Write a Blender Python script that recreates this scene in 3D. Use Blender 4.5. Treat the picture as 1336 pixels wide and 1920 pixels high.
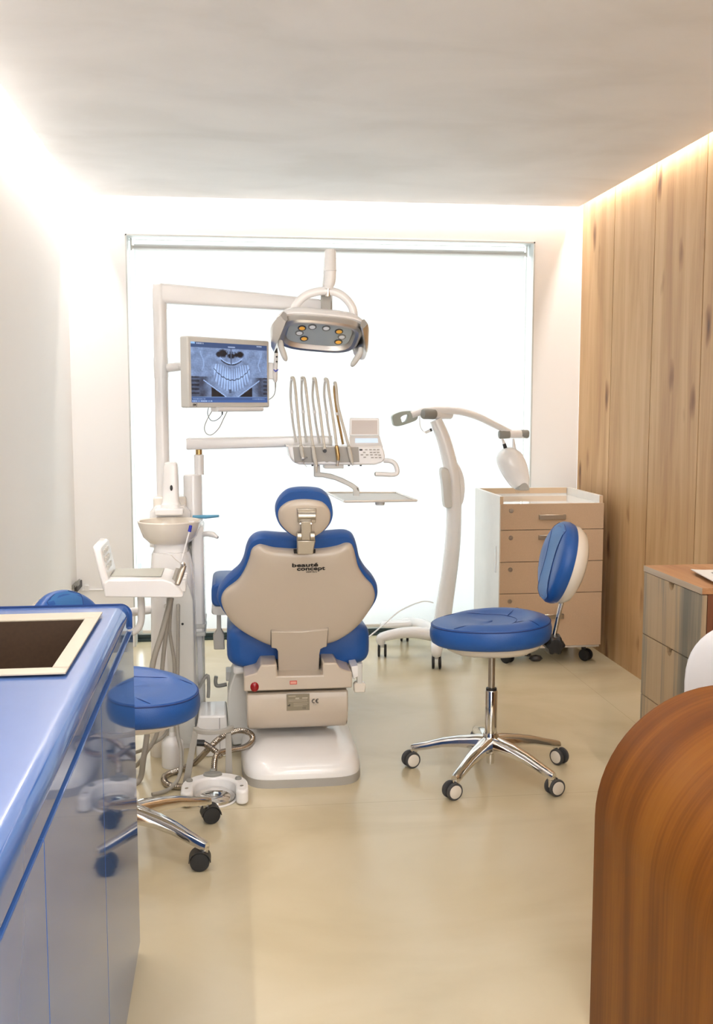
import bpy, bmesh, math, random
from mathutils import Vector, Matrix, noise
random.seed(7)
PI = math.pi
for o in list(bpy.data.objects): bpy.data.objects.remove(o)
S = bpy.context.scene
COL = S.collection
V = Vector

# ------------------------------------------------------------------ camera
CAMZ, F, YAW, PIT = 1.37, 1918.0, 0.1225, 0.1059
fw = V((math.sin(YAW)*math.cos(PIT), math.cos(YAW)*math.cos(PIT), -math.sin(PIT)))
rt = V((math.cos(YAW), -math.sin(YAW), 0)); up = rt.cross(fw)
cam = bpy.data.cameras.new('camera'); cam.sensor_fit = 'VERTICAL'
cam.sensor_height = 36; cam.sensor_width = 36; cam.lens = 36*F/1920; cam.clip_start = .05
co = bpy.data.objects.new('camera', cam); COL.objects.link(co)
co.location = (0, 0, CAMZ)
co.rotation_euler = Matrix((rt, up, -fw)).transposed().to_euler()
S.camera = co
CAM = V((0, 0, CAMZ))
def ray(x, y): return fw + rt*((x-668)/F) - up*((y-960)/F)
def P(x, y, Y): d = ray(x, y); return CAM + d*(Y/d.y)            # point of the place at depth Y
def G(x, y, z=0.0): d = ray(x, y); return CAM + d*((z-CAMZ)/d.z)  # point of the place at height z
def PL(x, y, O, N):                                               # point on a real plane
    d = ray(x, y); return CAM + d*((O-CAM).dot(N)/d.dot(N))

# ------------------------------------------------------------------ light and exposure
S.view_settings.view_transform = 'Standard'; S.view_settings.look = 'None'
S.view_settings.gamma = 1; S.view_settings.use_curve_mapping = False
S.view_settings.exposure = 0.64
W = bpy.data.worlds.new('world'); S.world = W; W.use_nodes = True
W.node_tree.nodes['Background'].inputs[0].default_value = (.85, .93, 1, 1)
W.node_tree.nodes['Background'].inputs[1].default_value = 1.0
def area(name, loc, dirn, sx, sy, power, col, spread=PI):
    l = bpy.data.lights.new(name, 'AREA'); l.shape = 'RECTANGLE'; l.size = sx; l.size_y = sy
    l.energy = power; l.color = col; l.spread = spread
    o = bpy.data.objects.new(name, l); COL.objects.link(o); o.location = loc
    o.rotation_euler = V(dirn).to_track_quat('-Z', 'Y').to_euler()
    return o
D, XL, XR = 5.785, -.86, 2.014                 # back wall, left wall, right wall
CZ, CXL, CXR, CD = 2.468, -.773, 1.961, 5.705   # hung ceiling and its edges
YR = -1.6                                       # rear wall
WARM = (1.0, .66, .40)
day = area('daylight_outside_window', (.6, 6.75, 1.25), (0, -1, 0), 3.0, 2.7, 70, (.95, .975, 1.0))
# led strips lying in the gap between hung ceiling and walls
def strip(name, a, b, tilt, power, w=.02):
    a, b = V(a), V(b); L = (b-a).length
    l = bpy.data.lights.new(name, 'AREA'); l.shape = 'RECTANGLE'; l.size = L; l.size_y = w
    l.energy = power; l.color = (1.0, .91, .85)
    o = bpy.data.objects.new(name, l); COL.objects.link(o); o.location = (a+b)/2
    x = (b-a).normalized(); z = -V(tilt).normalized(); y = z.cross(x)
    o.rotation_euler = Matrix((x, y, z)).transposed().to_euler()
strip('led_strip_left', (-.815, -1.4, 2.575), (-.815, 5.7, 2.575), (-.35, 0, -1), 42)
strip('led_strip_right', (1.99, -1.4, 2.575), (1.99, 5.7, 2.575), (.3, 0, -1), 34)
strip('led_strip_back', (-.75, 5.748, 2.575), (1.95, 5.748, 2.575), (0, .35, -1), 8)
area('ceiling_fill_near', (.55, 2.2, 2.455), (0, 0, -1), .9, .6, 5.5, (1.0, .98, .96))  # added fill from overhead, just out of view; no lamp known here
area('ceiling_fill_rear', (.55, -.8, 2.455), (0, 0, -1), .9, .6, 36, (1.0, .97, .94))  # added fill behind the viewpoint, no lamp known there
area('rear_fill_light', (.55, YR+.03, 1.3), (0, 1, 0), 2.2, 2.0, 26, (.93, .96, 1.0))  # added cool fill at the closed rear wall, which has no opening

# ------------------------------------------------------------------ materials
def mat(name, col, rough=.5, metal=0, coat=0, spec=.5, **k):
    m = bpy.data.materials.new(name); m.use_nodes = True
    b = m.node_tree.nodes['Principled BSDF']
    b.inputs['Base Color'].default_value = (*col, 1); b.inputs['Roughness'].default_value = rough
    b.inputs['Metallic'].default_value = metal; b.inputs['Coat Weight'].default_value = coat
    b.inputs['Coat Roughness'].default_value = .05
    b.inputs['Specular IOR Level'].default_value = spec
    # every surface gets a slight procedural unevenness
    nt = m.node_tree; nz = nt.nodes.new('ShaderNodeTexNoise'); nz.inputs['Scale'].default_value = k.get('ns', 14)
    tc = nt.nodes.new('ShaderNodeTexCoord'); nt.links.new(tc.outputs['Object'], nz.inputs['Vector'])
    nz.inputs['Detail'].default_value = 4
    mx = nt.nodes.new('ShaderNodeMix'); mx.data_type = 'RGBA'
    v = k.get('var', .04)
    mx.inputs['A'].default_value = (*[c*(1-v) for c in col], 1); mx.inputs['B'].default_value = (*[min(1, c*(1+v)) for c in col], 1)
    nt.links.new(nz.outputs['Fac'], mx.inputs['Factor']); nt.links.new(mx.outputs['Result'], b.inputs['Base Color'])
    if k.get('bump'):
        bp = nt.nodes.new('ShaderNodeBump'); bp.inputs['Strength'].default_value = k['bump']; bp.inputs['Distance'].default_value = .002
        n2 = nt.nodes.new('ShaderNodeTexNoise'); n2.inputs['Scale'].default_value = k.get('bs', 300)
        nt.links.new(tc.outputs['Object'], n2.inputs['Vector'])
        nt.links.new(n2.outputs['Fac'], bp.inputs['Height']); nt.links.new(bp.outputs['Normal'], b.inputs['Normal'])
    if k.get('alpha'): b.inputs['Alpha'].default_value = k['alpha']
    if k.get('trans'): b.inputs['Transmission Weight'].default_value = k['trans']
    if k.get('emit'):
        b.inputs['Emission Color'].default_value = (*k['emit'], 1); b.inputs['Emission Strength'].default_value = k.get('es', 1)
    return m
def ramp(nt, stops):
    r = nt.nodes.new('ShaderNodeValToRGB'); e = r.color_ramp.elements
    e[0].position, e[0].color = stops[0][0], (*stops[0][1], 1); e[1].position, e[1].color = stops[-1][0], (*stops[-1][1], 1)
    for p, c in stops[1:-1]:
        q = e.new(p); q.color = (*c, 1)
    return r
def wood(name, stops, axis='Z', scale=1.0, knots=False, rough=.45, coord='Object', stretch=16, panel=None, off=0, bias=0):
    m = bpy.data.materials.new(name); m.use_nodes = True; nt = m.node_tree; N = nt.nodes; L = nt.links
    b = N['Principled BSDF']; b.inputs['Roughness'].default_value = rough
    tc = N.new('ShaderNodeTexCoord'); src = tc.outputs[coord]
    if panel:   # each board has its own cut of veneer
        sp = N.new('ShaderNodeSeparateXYZ'); L.new(src, sp.inputs[0])
        a = N.new('ShaderNodeMath'); a.operation = 'SUBTRACT'; a.inputs[1].default_value = panel[0]; L.new(sp.outputs['Y'], a.inputs[0])
        d = N.new('ShaderNodeMath'); d.operation = 'DIVIDE'; d.inputs[1].default_value = panel[1]; L.new(a.outputs[0], d.inputs[0])
        fl = N.new('ShaderNodeMath'); fl.operation = 'FLOOR'; L.new(d.outputs[0], fl.inputs[0])
        ml = N.new('ShaderNodeMath'); ml.operation = 'MULTIPLY'; ml.inputs[1].default_value = 7.31; L.new(fl.outputs[0], ml.inputs[0])
        cb = N.new('ShaderNodeCombineXYZ'); L.new(ml.outputs[0], cb.inputs['X']); L.new(ml.outputs[0], cb.inputs['Z'])
        va = N.new('ShaderNodeVectorMath'); L.new(src, va.inputs[0]); L.new(cb.outputs[0], va.inputs[1]); src = va.outputs[0]
    mp = N.new('ShaderNodeMapping'); L.new(src, mp.inputs['Vector'])
    sc = [stretch*scale]*3; sc['XYZ'.index(axis)] = scale*.8; mp.inputs['Scale'].default_value = sc; mp.inputs['Location'].default_value = (off, off, off)
    n = N.new('ShaderNodeTexNoise'); n.inputs['Scale'].default_value = 1; n.inputs['Detail'].default_value = 7; n.inputs['Roughness'].default_value = .6; n.inputs['Distortion'].default_value = .6
    L.new(mp.outputs[0], n.inputs['Vector'])
    mp2 = N.new('ShaderNodeMapping'); L.new(src, mp2.inputs['Vector'])
    sc2 = [170*scale]*3; sc2['XYZ'.index(axis)] = 5*scale; mp2.inputs['Scale'].default_value = sc2
    f = N.new('ShaderNodeTexNoise'); f.inputs['Scale'].default_value = 1; f.inputs['Detail'].default_value = 3; L.new(mp2.outputs[0], f.inputs['Vector'])
    mx = N.new('ShaderNodeMath'); mx.operation = 'MULTIPLY_ADD'; mx.inputs[1].default_value = .3; L.new(f.outputs['Fac'], mx.inputs[0])
    s2 = N.new('ShaderNodeMath'); s2.operation = 'SUBTRACT'; s2.inputs[1].default_value = .15-bias; L.new(n.outputs['Fac'], s2.inputs[0]); L.new(s2.outputs[0], mx.inputs[2])
    r = ramp(nt, stops); L.new(mx.outputs[0], r.inputs[0]); out = r.outputs[0]
    if knots:
        mp3 = N.new('ShaderNodeMapping'); L.new(src, mp3.inputs['Vector'])
        s3 = [5.2]*3; s3['XYZ'.index(axis)] = 1.9; mp3.inputs['Scale'].default_value = s3
        nn = N.new('ShaderNodeTexNoise'); nn.inputs['Scale'].default_value = 2.5; L.new(mp3.outputs[0], nn.inputs['Vector'])
        va = N.new('ShaderNodeVectorMath'); va.operation = 'MULTIPLY_ADD'; va.inputs[1].default_value = (.25, .25, .25)
        L.new(nn.outputs['Color'], va.inputs[0]); L.new(mp3.outputs[0], va.inputs[2])
        vo = N.new('ShaderNodeTexVoronoi'); vo.inputs['Scale'].default_value = 1; L.new(va.outputs[0], vo.inputs['Vector'])
        kr = ramp(nt, [(0.04, (.12, .05, .02)), (.10, (.45, .30, .18)), (.19, (1, 1, 1))]); L.new(vo.outputs['Distance'], kr.inputs[0])
        mm = N.new('ShaderNodeMix'); mm.data_type = 'RGBA'; mm.blend_type = 'MULTIPLY'; mm.inputs['Factor'].default_value = .85
        L.new(out, mm.inputs['A']); L.new(kr.outputs[0], mm.inputs['B']); out = mm.outputs['Result']
    L.new(out, b.inputs['Base Color'])
    return m
def mottled(name, stops, scale=1.2, rough=.7, spec=.5, dist=1.5, aniso=None):
    m = bpy.data.materials.new(name); m.use_nodes = True; nt = m.node_tree
    b = nt.nodes['Principled BSDF']; b.inputs['Roughness'].default_value = rough; b.inputs['Specular IOR Level'].default_value = spec
    tc = nt.nodes.new('ShaderNodeTexCoord'); n = nt.nodes.new('ShaderNodeTexNoise')
    mp = nt.nodes.new('ShaderNodeMapping'); mp.inputs['Scale'].default_value = aniso or (1, 1, 1)
    nt.links.new(tc.outputs['Object'], mp.inputs[0]); nt.links.new(mp.outputs[0], n.inputs['Vector'])
    n.inputs['Scale'].default_value = scale; n.inputs['Detail'].default_value = 8; n.inputs['Distortion'].default_value = dist
    r = ramp(nt, stops); nt.links.new(n.outputs['Fac'], r.inputs[0]); nt.links.new(r.outputs[0], b.inputs['Base Color'])
    return m, r, n
M = {}
M['wall'] = mat('wall_paint', (.90, .895, .885), .75, ns=2, var=.015)
M['ceil'], _, _ = mottled('ceiling_plaster', [(.32, (.79, .80, .795)), (.5, (.86, .875, .88)), (.68, (.91, .925, .93))], 1.3, .6, dist=.5, aniso=(1, 1.5, 1))
M['floor'], _r, _n = mottled('floor_tile', [(.28, (.54, .46, .30)), (.5, (.62, .54, .365)), (.75, (.68, .605, .43))], 1.3, .21, .5, dist=.8, aniso=(1, 1.8, 1))
M['oak'] = wood('oak_panelling', [(.25, (.41, .225, .10)), (.42, (.52, .315, .145)), (.56, (.60, .385, .19)), (.8, (.66, .45, .24))], 'Z', .8, True, .5, stretch=11, panel=(4.762-5.25, .525))
M['desk'] = wood('desk_veneer', [(.22, (.13, .036, .003)), (.45, (.185, .056, .005)), (.62, (.26, .088, .009)), (.85, (.33, .125, .015))], 'Y', .8, False, .42, coord='UV', stretch=13)
M['driftwood'] = wood('grey_brown_veneer', [(.36, (.16, .14, .105)), (.46, (.29, .235, .16)), (.54, (.48, .335, .19)), (.72, (.56, .40, .23))], 'Z', .42, False, .5, stretch=11)
M['topwood'] = wood('warm_top_veneer', [(.25, (.20, .085, .035)), (.5, (.40, .20, .09)), (.8, (.52, .30, .15))], 'Y', .9, False, .4)
M['edgewood'] = wood('pale_edge_band', [(.25, (.40, .30, .20)), (.8, (.58, .46, .33))], 'Y', .9)
M['darkwood'] = wood('red_brown_side', [(.25, (.10, .032, .015)), (.8, (.22, .08, .035))], 'Z', .9)
M['white'] = mat('white_plastic', (.87, .865, .86), .25, coat=.35, var=.02)
M['shade'] = mat('shaded_white_plastic', (.56, .485, .395), .3, coat=.3, var=.02)  # darker beige copy of the white plastic, its shading put into the colour
M['cream'] = mat('cream_ceramic', (.80, .745, .66), .18, coat=.5, var=.02)
M['pale'] = mat('pale_grey_plastic', (.66, .66, .63), .35)
M['grey'] = mat('grey_plastic', (.28, .28, .255), .45)
M['mgrey'] = mat('mid_grey_plastic', (.40, .385, .35), .45)
M['blue'] = mat('blue_leatherette', (.012, .090, .345), .40, bump=.25, bs=500, var=.06, spec=.5)
M['bluelight'] = mat('light_blue_leatherette', (.035, .165, .44), .45, bump=.25, bs=500, var=.05)
M['seam'] = mat('dark_blue_stitching', (.008, .035, .17), .6)
M['lacq'] = mat('blue_lacquer', (.045, .12, .36), .045, coat=0, spec=.3, var=.02)
M['lacqtop'] = mat('blue_satin_top', (.09, .17, .42), .25, coat=.3, var=.03, ns=30)
M['chrome'] = mat('polished_chrome', (.78, .77, .75), .08, 1, var=.02)
M['satin'] = mat('satin_metal', (.50, .46, .40), .32, 1)
M['alu'] = mat('brushed_aluminium', (.70, .69, .67), .28, 1)
M['hosemetal'] = mat('ribbed_steel', (.45, .40, .34), .22, 1)
M['matgrey'] = mat('grey_green_mat', (.46, .46, .40), .5)
M['gold'] = mat('brass_tinted_metal', (.55, .38, .17), .3, 1)
M['black'] = mat('black_rubber', (.012, .012, .013), .45)
M['dgrey'] = mat('dark_grey_rubber', (.06, .06, .062), .55)
M['beige'] = mat('beige_laminate', (.53, .375, .245), .5, ns=220, var=.08)
M['beigedge'] = mat('beige_edge', (.62, .46, .30), .5)
M['laminate'] = mat('white_laminate', (.80, .78, .74), .3)
M['hose'] = mat('grey_hose', (.34, .32, .28), .5)
M['tube'] = mat('pale_hose', (.66, .63, .55), .4)
M['rim'] = mat('cream_rim', (.50, .45, .35), .4)
M['basin'] = mat('dark_brown_basin', (.055, .03, .015), .45, ns=120, var=.25)
M['red'] = mat('red_reflector', (.28, .008, .01), .2)
M['orange'] = mat('amber_led', (.75, .36, .03), .3, emit=(1, .5, .05), es=.35)
M['ledwhite'] = mat('white_led', (.75, .75, .75), .25, emit=(1, 1, 1), es=.2)
M['ink'] = mat('black_ink', (.01, .008, .008), .5)
M['redink'] = mat('red_ink', (.55, .06, .04), .5)
M['pinkink'] = mat('pale_red_label', (.75, .35, .28), .5)
M['plate'] = mat('engraved_plate', (.22, .19, .14), .35, .8)
M['platelite'] = mat('plate_print', (.45, .40, .32), .4, .6)
M['cupblue'] = mat('teal_blue_plastic', (.12, .36, .55), .35)
M['capblue'] = mat('deep_blue_cap', (.02, .035, .45), .35)
M['greengrey'] = mat('green_grey_plastic', (.36, .40, .35), .4)
M['lcd'] = mat('lcd_glass', (.4, .5, .65), .2, emit=(.62, .72, .88), es=.5)
M['frame'] = mat('window_frame_paint', (.60, .62, .60), .5)
M['darkframe'] = mat('dark_window_gasket', (.03, .05, .05), .4)
M['paper'] = mat('magazine_paper', (.72, .72, .70), .5)
M['photo'] = mat('magazine_picture', (.09, .10, .10), .4, ns=60, var=.7)
M['shellwhite'] = mat('white_moulded_chair', (.82, .82, .84), .35)
M['paving_slab'] = mat('pale_paving', (.75, .76, .75), .8)
# thin glass and blind fabric
def glassm(name, tint, rough=.02, alpha=.12):
    m = bpy.data.materials.new(name); m.use_nodes = True; nt = m.node_tree; N = nt.nodes; N.remove(N['Principled BSDF'])
    t = N.new('ShaderNodeBsdfTransparent'); t.inputs[0].default_value = (*tint, 1); g = N.new('ShaderNodeBsdfGlossy'); g.inputs['Roughness'].default_value = rough
    fr = N.new('ShaderNodeFresnel'); fr.inputs['IOR'].default_value = 1.5
    ad = N.new('ShaderNodeMath'); ad.operation = 'MULTIPLY_ADD'; ad.inputs[1].default_value = 1; ad.inputs[2].default_value = alpha-.04; nt.links.new(fr.outputs[0], ad.inputs[0])
    x = N.new('ShaderNodeMixShader'); x.inputs[0].default_value = alpha; nt.links.new(t.outputs[0], x.inputs[1]); nt.links.new(g.outputs[0], x.inputs[2])
    nt.links.new(x.outputs[0], N['Material Output'].inputs[0]); return m
M['glass'] = glassm('window_glass', (.95, .98, .97), .02, .05)
M['clear'] = glassm('clear_plastic', (.97, .97, .97), .08, .07)
m = bpy.data.materials.new('blind_fabric'); m.use_nodes = True; nt = m.node_tree; N = nt.nodes; N.remove(N['Principled BSDF'])
tr = N.new('ShaderNodeBsdfTranslucent'); tr.inputs[0].default_value = (.82, .83, .84, 1)
df = N.new('ShaderNodeBsdfDiffuse'); df.inputs[0].default_value = (.82, .80, .76, 1)
x = N.new('ShaderNodeMixShader'); x.inputs[0].default_value = .45
wv = N.new('ShaderNodeTexNoise'); wv.inputs['Scale'].default_value = 400; bp = N.new('ShaderNodeBump'); bp.inputs['Strength'].default_value = .05
nt.links.new(wv.outputs['Fac'], bp.inputs['Height']); nt.links.new(bp.outputs[0], df.inputs['Normal'])
nt.links.new(tr.outputs[0], x.inputs[1]); nt.links.new(df.outputs[0], x.inputs[2]); nt.links.new(x.outputs[0], N['Material Output'].inputs[0])
M['blind'] = m
# floor tile joints drawn into the floor's own material (thin grout lines every 1.2 m)
nt = M['floor'].node_tree; N = nt.nodes; L = nt.links; b = N['Principled BSDF']
tc = N.new('ShaderNodeTexCoord'); sp = N.new('ShaderNodeSeparateXYZ'); L.new(tc.outputs['Object'], sp.inputs[0])
def line(sock, o, period):
    a = N.new('ShaderNodeMath'); a.operation = 'SUBTRACT'; a.inputs[1].default_value = o; L.new(sock, a.inputs[0])
    w = N.new('ShaderNodeMath'); w.operation = 'PINGPONG'; w.inputs[1].default_value = period/2; L.new(a.outputs[0], w.inputs[0])
    c = N.new('ShaderNodeMath'); c.operation = 'LESS_THAN'; c.inputs[1].default_value = .0014; L.new(w.outputs[0], c.inputs[0]); return c.outputs[0]
mxm = N.new('ShaderNodeMath'); mxm.operation = 'MAXIMUM'; L.new(line(sp.outputs['X'], 1.138, 2.4), mxm.inputs[0]); L.new(line(sp.outputs['Y'], 3.644, 2.4), mxm.inputs[1])
gm = N.new('ShaderNodeMix'); gm.data_type = 'RGBA'; gm.inputs['B'].default_value = (.30, .24, .15, 1)
hf = N.new('ShaderNodeMath'); hf.operation = 'MULTIPLY'; hf.inputs[1].default_value = .4; L.new(mxm.outputs[0], hf.inputs[0])
L.new(hf.outputs[0], gm.inputs['Factor']); L.new(_r.outputs[0], gm.inputs['A']); L.new(gm.outputs['Result'], b.inputs['Base Color'])

# ------------------------------------------------------------------ helpers
def T(name, label, cat, loc=(0, 0, 0), rz=0, group=None):
    o = bpy.data.objects.new(name, None); COL.objects.link(o); o.location = loc; o.rotation_euler = (0, 0, rz)
    o.empty_display_size = .05; o['label'] = label; o['category'] = cat
    if group: o['group'] = group
    return o
def rootof(p):
    while p.parent: p = p.parent
    return p
def obj(name, bm, m, parent=None, world=True, smooth=True, bevel=0, seg=2, sub=0, label=None):
    me = bpy.data.meshes.new(name)
    bmesh.ops.remove_doubles(bm, verts=bm.verts, dist=1e-6)
    bmesh.ops.recalc_face_normals(bm, faces=bm.faces)
    bm.to_mesh(me); bm.free()
    o = bpy.data.objects.new(name, me); COL.objects.link(o)
    if parent:
        o.parent = parent
        if world: me.transform(rootof(parent).matrix_basis.inverted())
    elif world:
        xs = [v.co for v in me.vertices]
        c = V(((min(v.x for v in xs)+max(v.x for v in xs))/2, (min(v.y for v in xs)+max(v.y for v in xs))/2, min(v.z for v in xs)))
        me.transform(Matrix.Translation(-c)); o.location = c
    me.materials.append(M[m] if isinstance(m, str) else m)
    if smooth:
        me.polygons.foreach_set('use_smooth', [True]*len(me.polygons))
        try: me.set_sharp_from_angle(angle=math.radians(38))
        except Exception: pass
    if bevel:
        md = o.modifiers.new('bevel', 'BEVEL'); md.width = bevel; md.segments = seg; md.limit_method = 'ANGLE'; md.angle_limit = math.radians(35)
        md.harden_normals = False
    if sub:
        md = o.modifiers.new('sub', 'SUBSURF'); md.levels = sub; md.render_levels = sub
    if label: o['label'] = label
    return o
def tag(o, label, cat, group=None):
    o['label'] = label; o['category'] = cat
    if group: o['group'] = group
    return o
def structure(name, bm, m, parent=None, **k):
    o = obj(name, bm, m, parent, **k)
    if not parent: o['kind'] = 'structure'
    return o
def B(): return bmesh.new()
def box(bm, x0, x1, y0, y1, z0, z1):
    vs = [bm.verts.new((x, y, z)) for x in (x0, x1) for y in (y0, y1) for z in (z0, z1)]
    for f in ((0, 1, 3, 2), (4, 6, 7, 5), (0, 4, 5, 1), (2, 3, 7, 6), (0, 2, 6, 4), (1, 5, 7, 3)): bm.faces.new([vs[i] for i in f])
    return bm
def loft(bm, rings, cap=True, closed=True):
    R = [[bm.verts.new(p) for p in r] for r in rings]; n = len(R[0])
    for a, b_ in zip(R, R[1:]):
        for i in range(n if closed else n-1):
            j = (i+1) % n; bm.faces.new((a[i], a[j], b_[j], b_[i]))
    if cap:
        for r in (R[0], R[-1]):
            if (V(r[0].co)-V(r[n//2].co)).length > 1e-7:
                try: bm.faces.new(r)
                except Exception: pass
    return bm
def frame(d):
    d = V(d).normalized(); a = V((0, 0, 1)) if abs(d.z) < .9 else V((1, 0, 0))
    u = a.cross(d).normalized(); return u, d.cross(u)
def tube(bm, pts, r, seg=12, flat=1.0, closed=False):
    pts = [V(p) for p in pts]; n = len(pts); rs = r if isinstance(r, (list, tuple)) else [r]*n
    u, w = frame(pts[1]-pts[0]); rings = []
    for i, p in enumerate(pts):
        t = (pts[min(i+1, n-1)]-pts[max(i-1, 0)]).normalized()
        u = (u-t*u.dot(t)).normalized(); w = t.cross(u)
        rings.append([p+(u*math.cos(a)+w*math.sin(a)*flat)*rs[i] for a in [2*PI*k/seg for k in range(seg)]])
    return loft(bm, rings)
def cyl(bm, a, b_, r, r2=None, seg=24): return tube(bm, [a, b_], [r, r if r2 is None else r2], seg)
def sp(pts, n=8):          # catmull-rom through points
    pts = [V(p) for p in pts]; out = []
    for i in range(len(pts)-1):
        p0, p1, p2, p3 = pts[max(i-1, 0)], pts[i], pts[i+1], pts[min(i+2, len(pts)-1)]
        for k in range(n):
            t = k/n; out.append(.5*((2*p1)+(p2-p0)*t+(2*p0-5*p1+4*p2-p3)*t*t+(3*p1-p0-3*p2+p3)*t**3))
    out.append(pts[-1]); return out
def spc(pts, n=6):         # closed catmull-rom
    pts = [V(p) for p in pts]; out = []; m_ = len(pts)
    for i in range(m_):
        p0, p1, p2, p3 = pts[(i-1) % m_], pts[i], pts[(i+1) % m_], pts[(i+2) % m_]
        for k in range(n):
            t = k/n; out.append(.5*((2*p1)+(p2-p0)*t+(2*p0-5*p1+4*p2-p3)*t*t+(3*p1-p0-3*p2+p3)*t**3))
    return out
def lathe(bm, c, prof, seg=32, ax=(0, 0, 1), sx=1, sy=1):
    c = V(c); ax = V(ax).normalized()
    if abs(ax.z) > .999: u, w = V((1, 0, 0)), V((0, 1, 0))
    else: u, w = frame(ax)
    rings = [[c+ax*h+(u*math.cos(a)*sx+w*math.sin(a)*sy)*max(r, 1e-5) for a in [2*PI*k/seg for k in range(seg)]] for r, h in prof]
    return loft(bm, rings)
def sring(c, u, w, a, b_, n=4, seg=40):   # superellipse ring
    out = []
    for k in range(seg):
        t = 2*PI*k/seg; ct, st = math.cos(t), math.sin(t)
        out.append(V(c)+V(u)*a*math.copysign(abs(ct)**(2/n), ct)+V(w)*b_*math.copysign(abs(st)**(2/n), st))
    return out
def pillow(bm, ring, Nn, prof, centre=None):
    ring = [V(p) for p in ring]; c = centre or sum(ring, V())/len(ring); Nn = V(Nn).normalized()
    return loft(bm, [[c+(p-c)*max(s, 1e-4)+Nn*h for p in ring] for s, h in prof])
def prism(bm, ring, d):    # ring of points extruded by vector d
    return loft(bm, [[V(p) for p in ring], [V(p)+V(d) for p in ring]])
def text(name, body, size, m, parent, O, U, Vv, depth=.0006, shear=0, bold=0, align='CENTER', width=None):
    c = bpy.data.curves.new(name, 'FONT'); c.body = body; c.size = size; c.extrude = depth; c.align_x = align; c.shear = shear; c.offset = bold
    t = bpy.data.objects.new(name+'_tmp', c); COL.objects.link(t)
    bpy.context.view_layer.update()
    me = bpy.data.meshes.new_from_object(t.evaluated_get(bpy.context.evaluated_depsgraph_get()))
    bpy.data.objects.remove(t); U = V(U).normalized(); Vv = V(Vv).normalized(); n = U.cross(Vv)
    if width: xs = [v.co.x for v in me.vertices]; me.transform(Matrix.Diagonal((width/(max(xs)-min(xs)), 1, 1, 1)))
    mt = Matrix((U, Vv, n)).transposed().to_4x4(); mt.translation = V(O)
    me.transform(mt); me.transform(rootof(parent).matrix_basis.inverted())
    me.materials.clear(); me.materials.append(M[m]); o = bpy.data.objects.new(name, me); COL.objects.link(o); o.parent = parent
    return o
X_, Y_, Z_ = V((1, 0, 0)), V((0, 1, 0)), V((0, 0, 1))

# ------------------------------------------------------------------ room
structure('floor', box(B(), XL-.1, XR+.1, YR-.1, 5.96, -.06, 0), 'floor', smooth=False)
structure('wall_left', box(B(), XL-.1, XL, YR-.1, D+.2, 0, 2.7), 'wall', smooth=False)
WX0, WX1, WZ = -.548, 1.732, 2.277
bm = B(); box(bm, XL, WX0, D, D+.2, 0, 2.7); box(bm, WX1, XR, D, D+.2, 0, 2.7); box(bm, WX0, WX1, D, D+.2, WZ, 2.7)
structure('wall_back', bm, 'wall', smooth=False)
structure('wall_rear', box(B(), XL, XR, YR-.1, YR, 0, 2.7), 'wall', smooth=False)
bm = B()
y = 4.762+.525*2
while y > YR:
    y0 = max(y-.525, YR); y1 = min(y, D)
    box(bm, XR, XR+.03, y0+.004, y1-.004, 0, 2.7); y -= .525
box(bm, XR+.03, XR+.1, YR, D, 0, 2.7)
structure('wall_right', bm, 'oak', smooth=False)
structure('ceiling', box(B(), XL-.1, XR+.1, YR-.1, D+.2, 2.7, 2.8), 'wall', smooth=False)
structure('ceiling', box(B(), CXL, CXR, YR, CD, CZ, CZ+.035), 'ceil', smooth=False)
# added frames around the two ceiling fill lights, both out of view
for nm, yy in (('near', 2.2), ('rear', -.8)):
    t = T('fill_light_frame', 'square frame of added fill light, the one %s' % ('nearer the window' if nm == 'near' else 'nearer the rear wall'), 'added fill light', (.55, yy, CZ))
    bm = B(); box(bm, .05, 1.05, yy-.35, yy-.31, CZ-.008, CZ); box(bm, .05, 1.05, yy+.31, yy+.35, CZ-.008, CZ); box(bm, .05, .09, yy-.31, yy+.31, CZ-.008, CZ); box(bm, 1.01, 1.05, yy-.31, yy+.31, CZ-.008, CZ)
    obj('frame', bm, 'white', t)  # frame of the added fill light
# window
t = T('window_1', 'tall window filling the back wall', 'window', (.59, 5.95, 0)); t['kind'] = 'structure'
bm = B(); fy0, fy1 = 5.93, 5.97
box(bm, WX0, WX0+.006, fy0, fy1, .02, WZ); box(bm, WX1-.006, WX1, fy0, fy1, .02, WZ); box(bm, WX0, WX1, fy0, fy1, WZ-.004, WZ); box(bm, WX0, WX1, fy0, fy1, .035, .075)
obj('window_frame', bm, 'frame', t, smooth=False)
obj('window_pane', box(B(), WX0+.005, WX1-.005, 5.948, 5.954, .06, WZ-.004), 'glass', t, smooth=False)
bm = B(); box(bm, WX0, WX1, 5.90, 5.985, .0, .012); box(bm, WX0, WX1, 5.925, 5.94, .012, .036); obj('sill_gasket', bm, 'darkframe', t, smooth=False)
bm = B(); box(bm, WX0-.004, WX0+.004, D-.004, D+.12, 0, WZ+.006); box(bm, WX1-.004, WX1+.004, D-.004, D+.12, 0, WZ+.006); box(bm, WX0-.004, WX1+.004, D-.004, D+.12, WZ-.002, WZ+.006)
obj('reveal_trim', bm, 'frame', t, smooth=False)
structure('outside_paving', box(B(), -2.5, 4, 5.99, 9, -.1, -.02), 'paving_slab', smooth=False)  # outdoor paving slab beyond the window
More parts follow.
